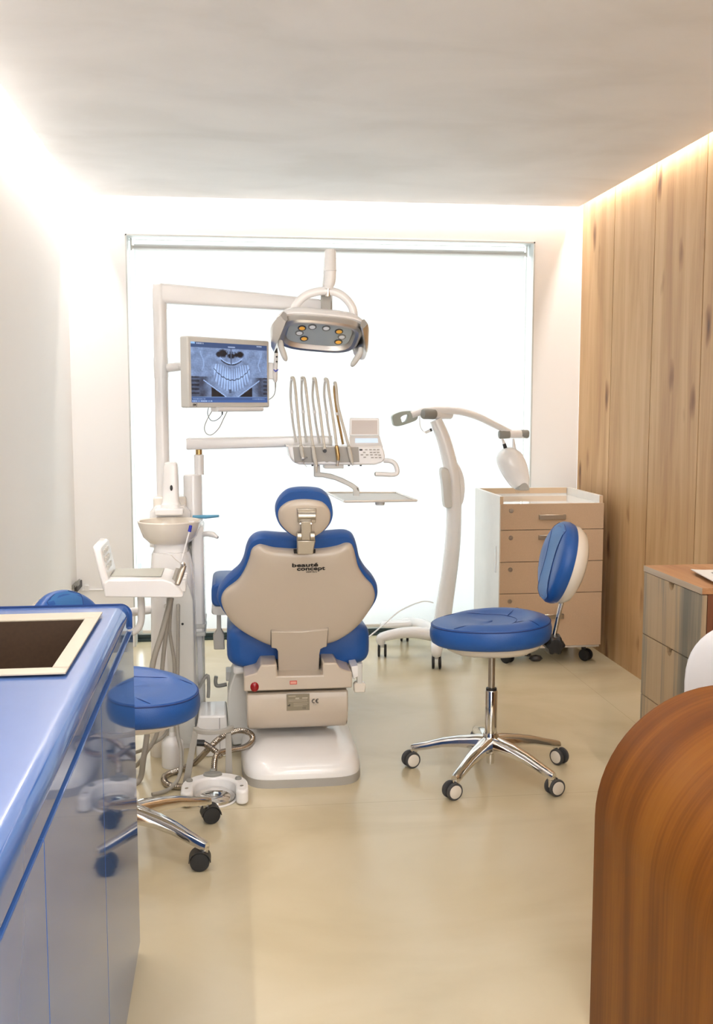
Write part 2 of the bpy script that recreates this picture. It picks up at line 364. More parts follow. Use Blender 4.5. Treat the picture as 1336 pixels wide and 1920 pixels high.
# roller blind
t = T('roller_blind', 'white translucent roller blind drawn down over the back window', 'blind', (.59, 5.86, 0))
bx0, bx1 = WX0+.036, WX1-.036
obj('fabric', box(B(), bx0, bx1, 5.862, 5.8635, .075, WZ-.035), 'blind', t, smooth=False)
bm = B(); cyl(bm, (WX0+.02, 5.878, WZ-.052), (WX1-.02, 5.878, WZ-.052), .013, None, 20); obj('roller', bm, 'laminate', t)
bm = B(); box(bm, bx0, bx1, 5.855, 5.87, .06, .078); obj('bottom_bar', bm, 'laminate', t, bevel=.003)
for xx in (WX0+.02, WX1-.02):
    obj('end_bracket', box(B(), xx-.004, xx+.004, 5.862, 5.895, WZ-.07, WZ-.003), 'pale', t, bevel=.003)

# ------------------------------------------------------------------ blue counter
SX = -.24; FY = 2.485; NY = .35
t = T('base_cabinet', 'glossy blue lacquered cabinet run below the blue worktop', 'cabinet', (-.55, 1.4, 0))
bm = B(); box(bm, SX-.04, SX-.022, NY, FY-.004, .0, .8245); box(bm, XL+.002, SX-.04, FY-.022, FY-.004, 0, .822); box(bm, XL+.002, SX-.04, NY, NY+.018, 0, .822); box(bm, XL+.002, SX-.04, NY+.018, FY-.022, .03, .048)
obj('body', bm, 'lacq', t, smooth=False)
obj('plinth', box(B(), SX-.021, SX-.006, NY, FY-.004, 0, .024), 'lacq', t, smooth=False)
ys = [NY, .70, 1.28, 1.862, FY-.002]
for a, b_ in zip(ys, ys[1:]):
    bm = B(); box(bm, SX-.02, SX, a+.0012, b_-.0012, .028, .8225); obj('door', bm, 'lacq', t, smooth=False, bevel=.0015, seg=2)
# worktop with bull-nosed edge and sink cut-out
hx0, hx1, hy0, hy1 = -.79, -.322, 1.865, 2.30
prof = [(XL+.002, .826), (SX-.004, .826), (SX, .83), (SX, .8605), (SX, .862)]
for k in range(1, 9):
    a = k/8*PI/2; prof.append((SX-.028*(1-math.cos(a)), .862+.028*math.sin(a)))
prof.append((SX-.032, .89)); prof.append((XL+.002, .89))
bm = B()
def profring(y, inset=0): return [V((x, y, z)) for x, z in prof]
loft(bm, [[V((max(x-.008, XL+.002) if x > XL+.01 else x, FY, min(max(z, .832), .884))) for x, z in prof]] +
     [[V((x-.008*(1-math.cos(a)) if x > XL+.01 else x, FY-.008*(1-math.sin(a)), .826+(z-.826)*(1-(.006/.064)*(1-math.cos(a))))) for x, z in prof] for a in [q/6*PI/2 for q in range(1, 7)]] +
     [profring(NY)])
wt = obj('worktop', bm, 'lacq'); tag(wt, 'pale blue worktop with rounded edge and sink, front left', 'worktop')
bm = B(); box(bm, hx0, hx1, hy0, hy1, .72, 1.0); cut = obj('sink_cut', bm, 'basin', smooth=False)
md = wt.modifiers.new('cut', 'BOOLEAN'); md.object = cut; md.solver = 'EXACT'
bpy.context.view_layer.update()
dg = bpy.context.evaluated_depsgraph_get(); me2 = bpy.data.meshes.new_from_object(wt.evaluated_get(dg)); wt.modifiers.clear(); wt.data = me2
bpy.data.objects.remove(cut)
wt.data.materials.clear(); wt.data.materials.append(M['lacqtop'])
wt.data.materials.append(M['lacq'])
for p in wt.data.polygons: p.material_index = 1 if p.normal.x > .5 else 0
t = T('sink', 'dark brown sink basin with flat cream rim in the blue worktop', 'sink', (-.56, 2.08, .72))
bm = B()
ox0, ox1, oy0, oy1 = hx0-.03, hx1+.026, hy0-.035, hy1+.065
for a in ((ox0, ox1, oy0, hy0+.004), (ox0, ox1, hy1-.004, oy1), (ox0, hx0+.004, hy0, hy1), (hx1-.004, ox1, hy0, hy1)): box(bm, *a, .8902, .894)
obj('rim', bm, 'rim', t, smooth=False, bevel=.001)
bm = B(); th = .004
box(bm, hx0+.001, hx1-.001, hy0+.001, hy1-.001, .735, .739)
box(bm, hx0+.001, hx0+.005, hy0+.001, hy1-.001, .739, .89); box(bm, hx1-.005, hx1-.001, hy0+.001, hy1-.001, .739, .89)
box(bm, hx0+.005, hx1-.005, hy0+.001, hy0+.005, .739, .89); box(bm, hx0+.005, hx1-.005, hy1-.005, hy1-.001, .739, .89)
obj('basin', bm, 'basin', t, smooth=False)
lathe(bm := B(), (-.56, 2.08, .7392), [(0, .003), (.03, .003), (.036, .001), (.038, 0)], 24); obj('drain', bm, 'satin', t)

# ------------------------------------------------------------------ curved wooden desk, front right
t = T('desk', 'brown wooden desk with rounded waterfall end, front right', 'desk', (1.4, 1.6, 0))
dx0, dyf, dyn, dz, R_ = .768, 2.045, .95, .767, .28
pr = [(dx0, 0)]
for k in range(0, 17):
    a = k/16*PI/2; pr.append((dx0+R_*(1-math.cos(a)), dz-R_+R_*math.sin(a)))
pr += [(XR-.004, dz), (XR-.004, dz-.045)]
for k in range(16, -1, -1):
    a = k/16*PI/2; r2 = R_-.045; pr.append((dx0+R_-r2*math.cos(a), dz-R_+r2*math.sin(a)))
pr.append((dx0+.045, 0))
bm = B(); prism(bm, [V((x, dyn, z)) for x, z in pr], (0, dyf-dyn, 0))
o = obj('waterfall_top', bm, 'desk', t, bevel=.003)
M['desk'].node_tree.nodes['Principled BSDF'].inputs['Specular IOR Level'].default_value = .15
uv = o.data.uv_layers.new(name='grain'); cxx, czz = dx0+R_, dz-R_
def arclen(x, z):      # length along the bent veneer, so the grain follows the bend
    if z < czz: return z
    if x > cxx: return czz+R_*PI/2+(x-cxx)
    return czz+R_*math.atan2(z-czz, cxx-x)
mtx = Matrix.Translation(t.location)
for lp in o.data.loops:
    co_ = mtx @ o.data.vertices[lp.vertex_index].co; uv.data[lp.index].uv = (co_.y, arclen(co_.x, co_.z))
obj('modesty_panel', box(B(), dx0+.05, XR-.01, dyn+.25, dyn+.27, .12, dz-.05), 'darkwood', t, smooth=False)

# white moulded chair behind the desk
t = T('side_chair', 'white moulded shell chair standing behind the wooden desk', 'chair', (1.55, 2.72, 0))
O = P(1380, 1290, 2.55); Nn = V((-.25, -1, -.12)).normalized(); uu = V((1, -.25, 0)).normalized(); ww = Nn.cross(uu).normalized()
if ww.z < 0: ww = -ww
cx = V((1.455, 2.6, .60))
bm = B(); rings = []
for s, h in [(.985, -.004), (1, 0), (1, .006), (.97, .012), (.5, .02), (0, .022)]:
    rings.append([cx+(p-cx)*max(s, 1e-3)+V((0, 1, .1)).normalized()*h*-1 for p in sring(cx, uu, ww, .215, .185, 2.5, 48)])
loft(bm, rings); obj('backrest', bm, 'shellwhite', t)
bm = B(); loft(bm, [sring((1.62, 2.86, z), X_, Y_, .2*s, .2*s, 3, 40) for z, s in [(.425, .9), (.43, .98), (.445, 1), (.455, .98), (.458, .9)]]); obj('seat', bm, 'shellwhite', t)
bm = B(); tube(bm, sp([(1.60, 2.72, .44), (1.56, 2.62, .455), (1.52, 2.60, .5), (1.49, 2.615, .56)]), .02, 12, 1); obj('back_support', bm, 'shellwhite', t)
for sx_, sy_ in ((-1, -1), (1, -1), (-1, 1), (1, 1)):
    cyl(bm := B(), (1.62+.14*sx_, 2.86+.14*sy_, .43), (1.62+.17*sx_, 2.86+.17*sy_, 0), .016, .010, 12); obj('leg', bm, 'topwood', t)

# ------------------------------------------------------------------ drawer unit by the right wall
ux0, uy0, uy1, uz = 1.573, 3.235, 3.727, .75
t = T('drawer_unit', 'grey-brown wood drawer unit against the oak wall, right', 'drawer unit', (1.79, 3.48, 0))
obj('top', box(B(), ux0, XR-.003, uy0, uy1, uz-.022, uz), 'topwood', t, smooth=False, bevel=.0012)
obj('edge_band', box(B(), ux0-.0015, ux0-.0002, uy0, uy1, uz-.022, uz), 'edgewood', t, smooth=False)
bm = B(); box(bm, ux0+.022, XR-.003, uy1-.02, uy1-.002, 0, uz-.023); box(bm, ux0+.022, ux0+.03+.012, uy0+.003, uy0+.02, 0, uz-.023)
box(bm, XR-.02, XR-.003, uy0+.003, uy1-.02, 0, uz-.023); box(bm, ux0+.04, XR-.02, uy0+.14, uy0+.156, 0, uz-.023); box(bm, ux0+.042, XR-.02, uy0+.003, uy0+.14, .30, .318)
box(bm, ux0+.03, XR-.02, uy0+.003, uy1-.02, 0, .018)
obj('body', bm, 'darkwood', t, smooth=False)
zt = [.725, .483, .245, .012]
for i in range(3):
    z1, z0 = zt[i], zt[i+1]+.004; yc = (uy0+uy1)/2-.005+.005; r = .022
    out = [(uy0+.002, z0), (uy1-.002, z0), (uy1-.002, z1)]
    for k in range(0, 13):
        a = -k/12*PI; out.append((yc+r*math.cos(a), z1+r*1.25*math.sin(a)))
    out.append((uy0+.002, z1))
    bm = B(); prism(bm, [V((ux0+.001, y, z)) for y, z in out], (.018, 0, 0)); obj('drawer', bm, 'driftwood', t, smooth=False)
bm = B(); c = [(1.67, 3.53), (1.97, 3.60), (1.93, 3.33), (1.63, 3.29)]
t = T('magazine', 'open white printed magazine lying on the drawer unit top', 'magazine', (1.8, 3.45, uz))
A = [V((1.668, 3.528, uz+.002)), V((1.95, 3.50, uz+.002)), V((1.93, 3.24, uz+.002)), V((1.632, 3.285, uz+.002))]
bm = B(); rings = []
for k in range(13):
    f_ = k/12; zz = uz+.004+.010*math.sin(f_*PI)+(.012*(1-f_)**6)
    a, b_ = A[0].lerp(A[1], f_), A[3].lerp(A[2], f_); a.z = b_.z = zz; rings.append([a, b_, b_-V((0, 0, .003)), a-V((0, 0, .003))])
loft(bm, rings); obj('pages', bm, 'paper', t)
bm = B(); rings = []
for k in range(1, 9):
    f_ = .12+k/12*.8; zz = uz+.0045+.010*math.sin(f_*PI)+(.012*(1-f_)**6)
    a, b_ = A[0].lerp(A[1], f_), A[3].lerp(A[2], f_); a.z = b_.z = zz; c1 = a.lerp(b_, .25); c2 = a.lerp(b_, .8); rings.append([c1, c2, c2-V((0, 0, .0006)), c1-V((0, 0, .0006))])
loft(bm, rings); obj('picture', bm, 'photo', t)

# ------------------------------------------------------------------ beige drawer cabinet on casters
cy0, cy1, cx0, cx1 = 5.10, 5.66, 1.375, 1.925
t = T('drawer_cabinet', 'beige and white drawer cabinet on casters in the back right corner', 'cabinet', (1.65, 5.38, 0))
bm = B(); box(bm, cx0, cx0+.018, cy0+.02, cy1, .088, .892); box(bm, cx1-.018, cx1, cy0+.02, cy1, .088, .892); box(bm, cx0+.018, cx1-.018, cy1-.018, cy1, .088, .892)
box(bm, cx0+.018, cx1-.018, cy0+.02, cy1-.018, .088, .106)
obj('body', bm, 'laminate', t, smooth=False, bevel=.001)
for bb in ((cx0, cx0+.018, cy0+.0185, cy0+.02, .852, .892), (cx1-.018, cx1, cy0+.0185, cy0+.02, .852, .892), (cx0+.02, cx1-.02, cy1-.0195, cy1-.018, .86, .891)):
    obj('edge_band', box(B(), *bb), 'beigedge', t, smooth=False)
obj('glass_top', box(B(), cx0+.018, cx1-.018, cy0+.005, cy1-.018, .842, .852), mat('white_glass', (.80, .81, .79), .06, coat=.6), t, smooth=False)
zd = [P(940, y, cy0).z for y in (945.5, 995, 1055, 1114.5, 1215)]
for i in range(4):
    z1, z0 = zd[i], zd[i+1]+.003
    d = obj('drawer', box(B(), cx0, cx1, cy0, cy0+.018, z0, z1), 'beige', t, smooth=False, bevel=.0008)
    lz = z1-.038 if i else z1-.034
    lathe(bm := B(), (cx0+.055, cy0, lz), [(0, .006), (.004, .006), (.004, .0035), (.0105, .0035), (.012, .001), (.012, 0)], 20, ax=(0, -1, 0)); obj('lock', bm, 'satin', d)
    hz = {0: P(1030, 969, cy0).z, 3: P(1035, 1155, cy0).z}.get(i, (z1+z0)/2+.045)
    hx = P(1034, 970, cy0).x
    bm = B(); box(bm, hx-.07, hx+.07, cy0-.022, cy0-.018, hz-.013, hz+.013); box(bm, hx-.07, hx-.064, cy0-.02, cy0, hz-.013, hz+.013); box(bm, hx+.064, hx+.07, cy0-.02, cy0, hz-.013, hz+.013)
    obj('handle', bm, 'satin', d, bevel=.002)
bm = B(); zc = P(932, 1048, 5.2).z; box(bm, cx0-.003, cx0+.0, 5.18, 5.20, zc-.07, zc+.07); obj('side_pull', bm, 'white', t, bevel=.001)
def caster(parent, p, r=.035, m1='dgrey', hub=None, ang=0, world=True, stem=.02):
    """twin-wheel caster: wheels, fork, stem; p is the floor point below its stem"""
    p = V(p); a = V((math.cos(ang), math.sin(ang), 0)); s = V((-a.y, a.x, 0)); c = p+a*(r*.45)+Z_*r
    for q in (-1, 1):
        lathe(bm := B(), c+s*q*(r*.30), [(0, 0), (r*.8, 0), (r*.97, r*.06), (r, r*.14), (r, r*.30), (r*.94, r*.40), (r*.6, r*.42), (0, r*.42)] if q > 0 else [(0, 0), (r*.8, 0), (r*.97, -r*.06), (r, -r*.14), (r, -r*.30), (r*.94, -r*.40), (r*.6, -r*.42), (0, -r*.42)], 28, ax=s)
        w = obj('caster_wheel', bm, m1, parent, world)
        if hub:
            lathe(bm := B(), c+s*q*(r*.30+r*.42), [(0, .0015*q), (r*.70, .0015*q), (r*.76, .0005*q), (r*.76, -.002*q), (0, -.002*q)], 28, ax=s); obj('wheel_disc', bm, hub, w, world)
    return c, a, s
for (xx, yy) in ((cx1-.06, cy0+.09), (cx0+.06, cy0+.09), (cx1-.06, cy1-.08), (cx0+.06, cy1-.08)):
    e = obj('caster', cyl(B(), (xx, yy, .05), (xx, yy, .088), .012), 'dgrey', t); caster(e, (xx, yy, 0), .032, 'black', None, -.9)

# ------------------------------------------------------------------ whitening lamp stand
t = T('whitening_lamp', 'white dental whitening lamp on curved wheeled stand before the blind', 'lamp', (1.15, 5.35, 0))
YW = 5.4
ctr = [(824, 1195, 17), (832, 1140, 16.5), (841, 1080, 15.5), (848, 1020, 15), (850.5, 960, 14.5), (848, 900, 14.5), (841, 860, 14), (830, 820, 13), (816, 787, 11.5)]
pts = [P(x, y, YW) for x, y, r in ctr]; q = sp(pts, 5)
rr = []
for i in range(len(q)):
    f_ = i/5; a = int(min(f_, len(ctr)-2)); b_ = f_-a; rr.append((ctr[a][2]*(1-b_)+ctr[a+1][2]*b_)*YW/F)
obj('column', tube(B(), q, rr, 20), 'white', t)
hub = P(824, 1190, YW)
def leg(pts, rs, name='leg'): return obj(name, tube(B(), sp(pts, 6), [rs[0]+(rs[1]-rs[0])*i/((len(pts)-1)*6) for i in range((len(pts)-1)*6+1)], 16, .8), 'white', t)
wl = [(G(716, 1232), 0), (G(758, 1203), 0), (G(818, 1255), 0), (V((1.30, 5.50, 0)), 0)]
for i, (g, _) in enumerate(wl):
    top = g+Z_*.11; mid = hub.lerp(top, .5)+Z_*.02
    c_ = leg([hub+Z_*(-.01), mid, top, g+Z_*.075], [.046, .024] if i != 1 else [.05, .03])
    e = obj('caster', cyl(B(), g+Z_*.055, g+Z_*.08, .011), 'pale', t); caster(e, g, .034, 'black', None, 1.42)
bm = B(); c = P(745, 1168, 5.62); loft(bm, [sring(c+Z_*h, X_, Y_, .10*s, .05*s, 2.4) for h, s in [(-.02, .9), (-.012, 1), (.0, .98), (.01, .85), (.016, .4)]]); obj('base_cover', bm, 'white', t)
# control box clipped to the column
bm = B(); ring = [P(*p_, YW+.02) for p_ in [(836, 868), (845, 862), (856, 868), (866, 890), (869, 915), (866, 940), (858, 955), (850, 960), (846, 930)]]
pillow(bm, spc(ring, 4), (0, -1, 0), [(.0, -.05), (.8, -.05), (.95, -.045), (1, -.03), (1, .02), (.96, .032), (.85, .036), (0, .036)]); cb_ = obj('control_box', bm, 'white', t)
lathe(bm := B(), P(852, 875, YW-.018), [(0, .004), (.008, .004), (.009, 0)], 16, ax=(0, -1, 0)); obj('button', bm, 'gold', cb_)
bm = B(); 
for yy in range(892, 936, 6): p_ = P(851, yy, YW-.0165); box(bm, p_.x-.006, p_.x+.006, p_.y-.002, p_.y, p_.z-.004, p_.z+.004)
obj('lettering', bm, 'mgrey', cb_)
bm = B(); ring = [P(*p_, YW-.03) for p_ in [(825, 880), (838, 879), (843, 900), (845, 930), (846, 950), (836, 952), (831, 945), (828, 910)]]
pillow(bm, spc(ring, 4), (0, -1, 0), [(0, -.03), (1, -.03), (1, .012), (.94, .02), (.7, .022), (0, .022)]); obj('grip_cover', bm, 'pale', t)
# hinge and arm
hc = P(820, 776, YW)
def capsule(name, a, b_, r, m_, par=t): 
    a, b_ = V(a), V(b_); d = (b_-a).normalized(); L_ = (b_-a).length
    return obj(name, lathe(B(), a, [(0, 0), (r*.55, .001), (r*.85, r*.12), (r, r*.4), (r, L_-r*.4), (r*.85, L_-r*.12), (r*.55, L_-.001), (0, L_)], 20, ax=d), m_, par)
capsule('hinge', P(791, 776, YW-.03), P(846, 777, YW+.04), .027, 'white')
capsule('hinge_cap', P(791, 776, YW-.035), P(816, 776.5, YW-.003), .028, 'grey'); capsule('hinge_cap', P(828, 776, YW+.02), P(845, 777, YW+.045), .0275, 'grey')
arm = [(771, 778), (790, 772), (820, 769), (860, 771), (895, 781), (928, 797), (958, 812)]
obj('arm', tube(B(), sp([P(x, y, YW) for x, y in arm], 6), [.019 if i < 6 else .024-.00022*i for i in range(37)], 16), 'white', t)
# handle loop
ring = [P(*p_, YW) for p_ in [(736, 790), (735, 781), (741, 776), (757, 771), (781, 771), (783, 777), (781, 787), (765, 794), (748, 799), (739, 798)]]
hole = [P(*p_, YW) for p_ in [(752, 787), (751, 783), (755, 779.5), (761, 777.5), (765, 778), (764.5, 781), (763, 786), (760, 790), (756, 792), (753, 791)]]
bm = B(); a = spc(ring, 4); b_ = spc(hole, 4); off = V((0, .045, 0))
loft(bm, [a, b_, [p_+off for p_ in b_], [p_+off for p_ in a], a], cap=False); obj('handle', bm, 'greengrey', t, bevel=.004)
bm = B(); tube(bm, sp([P(787, 776, YW), P(787, 797, YW), P(795, 810, YW), P(806, 806, YW), P(810, 803, YW)], 8), .0022, 8); obj('cable', bm, 'white', t)
cyl(bm := B(), P(797, 811, YW), P(806, 807, YW), .007, .008, 12); obj('cable_plug', bm, 'white', t); cyl(bm := B(), P(805.5, 807, YW), P(809, 805.5, YW), .0085, None, 12); obj('cable_gland', bm, 'black', t)
# end joint and head
capsule('end_hinge', P(935, 814, YW), P(990, 814, YW), .0225, 'white'); capsule('hinge_cap', P(934, 815, YW-.002), P(957, 814, YW), .0232, 'grey'); capsule('hinge_cap', P(974, 813.5, YW), P(991, 814, YW), .0232, 'grey')
ring = [P(*p_, YW) for p_ in [(957, 838), (966, 842), (975, 850), (984, 870), (989, 895), (988, 912), (985, 919), (973, 919), (963, 916), (953, 905), (940, 885), (932, 865), (934, 852), (944, 841)]]
bm = B(); pillow(bm, spc(ring, 5), (.15, -1, 0), [(0, -.06), (.5, -.055), (.8, -.045), (.97, -.02), (1, 0), (.95, .03), (.78, .05), (.45, .062), (0, .066)]); hd = obj('lamp_head', bm, 'white', t)
ring = [P(*p_, YW-.02) for p_ in [(966, 918), (971, 907), (978, 903), (985, 908), (987, 918)]]
bm = B(); pillow(bm, spc(ring, 5), (.15, -1, 0), [(0, 0), (1, 0), (1, .028), (.8, .036), (0, .038)]); obj('nozzle_cover', bm, 'mgrey', hd)
bm = B(); ring = [P(*p_, YW-.01) for p_ in [(962, 914), (987, 915), (990, 924), (984, 922), (970, 924), (967, 926)]]; prism(bm, ring, (0, -.035, 0)); obj('nozzle', bm, 'clear', hd, bevel=.002)
cyl(bm := B(), P(962, 823, YW), P(964, 850, YW-.02), .005, .013, 14); obj('head_stem', bm, 'white', t)
cyl(bm := B(), P(941, 823, YW), P(945, 833, YW), .006, .009, 12); obj('cable_end', bm, 'white', t); cyl(bm := B(), P(944.5, 832, YW), P(947, 840, YW), .0095, .0105, 12); obj('cable_gland', bm, 'black', t)
bm = B(); tube(bm, sp([P(*p_, YW-.052) for p_ in [(966, 875), (972, 870), (980, 870), (985, 876), (983, 884), (974, 887), (967, 883)]], 5), .0013, 6); obj('emblem_line', bm, 'pale', hd)
# power cord of the stand
cord = tube(B(), sp([P(812, 1130, 5.45), P(790, 1128, 5.5), P(750, 1145, 5.5), P(720, 1170, 5.4), P(690, 1195, 5.2), P(640, 1235, 5.0), V((.45, 4.9, .02)), V((.2, 4.8, .006))], 10), .004, 8)
obj('power_cord', cord, 'white', t)

# ------------------------------------------------------------------ stools
def stool(name, label, loc, rz, zs, armang, hubcap, tire, back_lean=.20, seatr=.20, cw=.03, hood=False, colour='blue', bh=.225, bo=.055, sws=None):
    t = T(name, label, 'stool', loc, rz)
    loc = V(loc); C = Matrix.Translation(loc) @ Matrix.Rotation(rz, 4, 'Z')
    def ob(n, bm, m, p=t, **k): return obj(n, bm, m, p, world=False, **k)
    # star base
    hz = .115
    for k in range(5):
        a = armang+k*2*PI/5-rz; d = V((math.cos(a), math.sin(a), 0)); s = V((-d.y, d.x, 0)); rings = []
        for f_, w_, zt_, th_ in [(0, .024, hz+.03, .05), (.05, .025, hz+.028, .046), (.12, .022, hz+.018, .036), (.18, .019, hz+.005, .03), (.24, .017, hz-.014, .026), (.285, .0165, hz-.026, .024), (.30, .012, hz-.031, .02)]:
            c = d*f_
            rings.append([c+s*w_*.45+Z_*zt_, c+s*w_*.8+Z_*(zt_-.004), c+s*w_+Z_*(zt_-.012), c+s*w_+Z_*(zt_-th_), c+s*w_*.55+Z_*(zt_-th_+.006), c-s*w_*.55+Z_*(zt_-th_+.006), c-s*w_+Z_*(zt_-th_), c-s*w_+Z_*(zt_-.012), c-s*w_*.8+Z_*(zt_-.004), c-s*w_*.45+Z_*zt_])
        lg = ob('base_leg', loft(B(), rings), 'chrome')
        p = d*.288
        sw = sws[k]-rz
        st = ob('caster', lathe(B(), p, [(0, cw*1.2), (.011, cw*1.2), (.011, hz-.058), (.014, hz-.055), (.014, hz-.045), (0, hz-.045)], 16), 'chrome' if not hood else 'alu', lg)
        c, aa, ss = caster(st, p, cw, tire, hubcap, sw, world=False)
        if hood:
            bm = B(); rings = []
            for q in range(25):
                g_ = q/24*PI; rings.append([c+(aa*math.cos(g_)+Z_*math.sin(g_))*(cw*1.12)+ss*x_ for x_ in (-cw*.80, cw*.80)]+[c+(aa*math.cos(g_)+Z_*math.sin(g_))*(cw*1.03)+ss*x_ for x_ in (cw*.80, -cw*.80)])
            loft(bm, rings); ob('wheel_hood', bm, 'black', st)
        else:
            bm = B(); box(bm, -.001, .001, -.001, .001, 0, .001); bm.clear()
            bm = B(); tube(bm, [p+Z_*(cw*1.9), p+Z_*(cw*1.2), c+aa*0], [.012, .013, .009], 12); ob('caster_fork', bm, 'chrome', st)
    ob('hub', lathe(B(), (0, 0, 0), [(0, .04), (.014, .04), (.015, .075), (.03, .085), (.033, .13), (.027, .155), (0, .155)], 28), 'chrome')
    # gas lift
    l1 = zs-.265 if not hood else zs-.2
    ob('column', lathe(B(), (0, 0, 0), [(.0225, .15), (.0225, l1), (.021, l1+.004), (0, l1+.004)], 28), 'chrome')
    ob('collar', lathe(B(), (0, 0, 0), [(.02, l1), (.0195, l1+.012), (.0125, l1+.014), (0, l1+.014)], 24), 'black')
    ob('piston', lathe(B(), (0, 0, 0), [(.0125, l1+.01), (.0125, zs-.09), (0, zs-.09)], 20), 'satin')
    # seat pan and cushion (front is local -X)
    pl = []
    for k in range(64):
        g_ = 2*PI*k/64; c_, s_ = math.cos(g_), math.sin(g_)
        r_ = seatr*(1+.03*math.cos(2*g_)-.035*math.cos(3*g_)); pl.append(V((c_*r_*1.05, s_*r_*1.0, 0)))
    tilt = lambda p: p+Z_*(-(-p.x)*0.05)
    ob('seat_pan', loft(B(), [[tilt(V((p.x*s+.01, p.y*s, zs+h))) for p in pl] for s, h in [(.0001, -.112), (.5, -.112), (.68, -.108), (.78, -.095), (.84, -.078), (.86, -.06), (.5, -.06), (.0001, -.06)]]), 'cream')
    def top(f_, g_):   # height of the dished upholstery
        front = math.exp(-((abs(abs(g_)-PI))/.75)**4)      # 1 towards the front
        bump = math.exp(-((f_-.74)/.17)**2)
        return .012*bump*(1-front)+.004*(1-f_*f_)*front-.010*math.exp(-(f_/.5)**4)*(1)
    rings = []
    for s, h in [(.0001, -.075), (.8, -.075), (.93, -.073), (.985, -.064), (1.01, -.045), (1.012, -.025), (.995, -.008), (.97, .002)]: rings.append([tilt(V((p.x*s, p.y*s, zs+h))) for p in pl])
    for f_ in (.93, .88, .83, .78, .72, .66, .60, .54, .48, .42, .34, .25, .12, .0001):
        rings.append([tilt(V((p.x*f_, p.y*f_, zs+.006*(1-f_**4)+top(f_, math.atan2(p.y, p.x))))) for p in pl])
    seat = ob('seat', loft(B(), rings), colour)
    def onseat(f_, g_):
        k = (g_ % (2*PI))/(2*PI)*64; i = int(k) % 64; p = pl[i].lerp(pl[(i+1) % 64], k-int(k))
        return tilt(V((p.x*f_, p.y*f_, zs+.006*(1-f_**4)+top(f_, math.atan2(p.y, p.x))+.0002)))
    bm = B(); rr_ = [tilt(V((p.x*.988, p.y*.988, zs-.003))) for p in pl]; tube(bm, rr_+[rr_[0]], .0022, 6); 
    ins = [onseat(.93, PI-.62), onseat(.8, PI-.75), onseat(.62, PI-1.0), onseat(.5, PI-1.5), onseat(.44, PI-2.2), onseat(.42, 0), onseat(.44, -PI+2.2), onseat(.5, -PI+1.5), onseat(.62, -PI+1.0), onseat(.8, -PI+.75), onseat(.93, -PI+.62)]
    tube(bm, sp(ins, 8), .0011, 6)
    tube(bm, sp([onseat(.43, .75), onseat(.6, .78), onseat(.78, .82), onseat(.95, .85)], 5), .001, 6)
    tube(bm, sp([onseat(.43, -.75), onseat(.6, -.78), onseat(.78, -.82), onseat(.95, -.85)], 5), .001, 6)
    ob('seam', bm, 'seam', seat)
    # backrest
    a = back_lean; nb = V((-math.cos(a), 0, math.sin(a))); ub = V((0, 1, 0)); wb = V((math.sin(a), 0, math.cos(a)))
    bc = V((seatr+bo, 0, zs+bh)); hh, hw = .152, .155
    egg = []
    for k in range(48):
        g_ = 2*PI*k/48; c_, s_ = math.cos(g_), math.sin(g_); egg.append((hw*c_*(1+.12*s_-.06*s_*s_), hh*s_))
    def er(s, h, curve=.35): return [bc+ub*(x*s)+wb*(y*s)+nb*(h+curve*(x*s)**2+.25*(y*s)**2*0) for x, y in egg]
    bk = ob('backrest', loft(B(), [er(.0001, -.008), er(.9, -.008), er(.985, -.002), er(1.01, .012), er(1.0, .028), er(.95, .040), er(.86, .047), er(.6, .050), er(.3, .051), er(.0001, .051)]), colour)
    ob('backrest_shell', loft(B(), [er(.0001, -.066), er(.4, -.065), er(.7, -.058), er(.88, -.044), er(.97, -.02), er(.96, -.004), er(.0001, -.004)]), 'cream')
    # lighter centre band
    def bp_(x, y, h): s = math.sqrt((x/hw)**2+(y/hh)**2); hgt = .051 if s < .6 else (.050-.003*(s-.6)/.26 if s < .86 else (.047-.007*(s-.86)/.09)); return bc+ub*x+wb*y+nb*(hgt+.35*x*x+h)
    bm = B(); rings = []
    for k in range(17):
        y = -.93+k/16*1.86; wd = .052+.045*(y*y)**1.0*(1 if y > 0 else .55); yy = y*hh; wd = min(wd, .97*hw*math.sqrt(max(0.0, .9-y*y))+.004)
        rings.append([bp_(wd*q, yy, .0012) for q in (-1, -.6, -.2, .2, .6, 1)])
    loft(bm, rings, cap=False, closed=False); bn = ob('centre_band', bm, 'bluelight', bk)
    bm = B()
    for q in (0, 5): tube(bm, sp([r_[q] for r_ in rings], 2), .0012, 6)
    ob('seam', bm, 'seam', bk)
    # post, knob, lever
    kp = V((seatr+.025, 0, zs-.078))
    cyl(bm := B(), kp, bc-wb*.12-nb*.032, .0085, None, 16); ob('back_post', bm, 'chrome')
    cyl(bm := B(), V((.05, 0, zs-.10)), kp, .014, .012, 12); ob('post_bracket', bm, 'black')
    bm = B(); rings = []
    for y_, r_ in [(-.035, .02), (-.03, .026), (.0, .03), (.022, .026), (.028, .012)]:
        rings.append([kp+V((0, y_*1.2, -.012))+V((math.cos(g_), 0, math.sin(g_)))*r_*1.25*(1+.12*math.cos(6*g_)) for g_ in [2*PI*j/36 for j in range(36)]])
    loft(bm, rings); ob('tension_knob', bm, 'black')
    cyl(bm := B(), V((.04, 0, zs-.112)), V((.13, -.06, zs-.118)), .006, .006, 10); ob('lever', bm, 'black')
    lathe(bm := B(), V((.145, -.075, zs-.124)), [(0, -.014), (.013, -.011), (.02, -.002), (.014, .008), (0, .012)], 20, sx=1.3, sy=.8); ob('lever_paddle', bm, 'black')
    return t
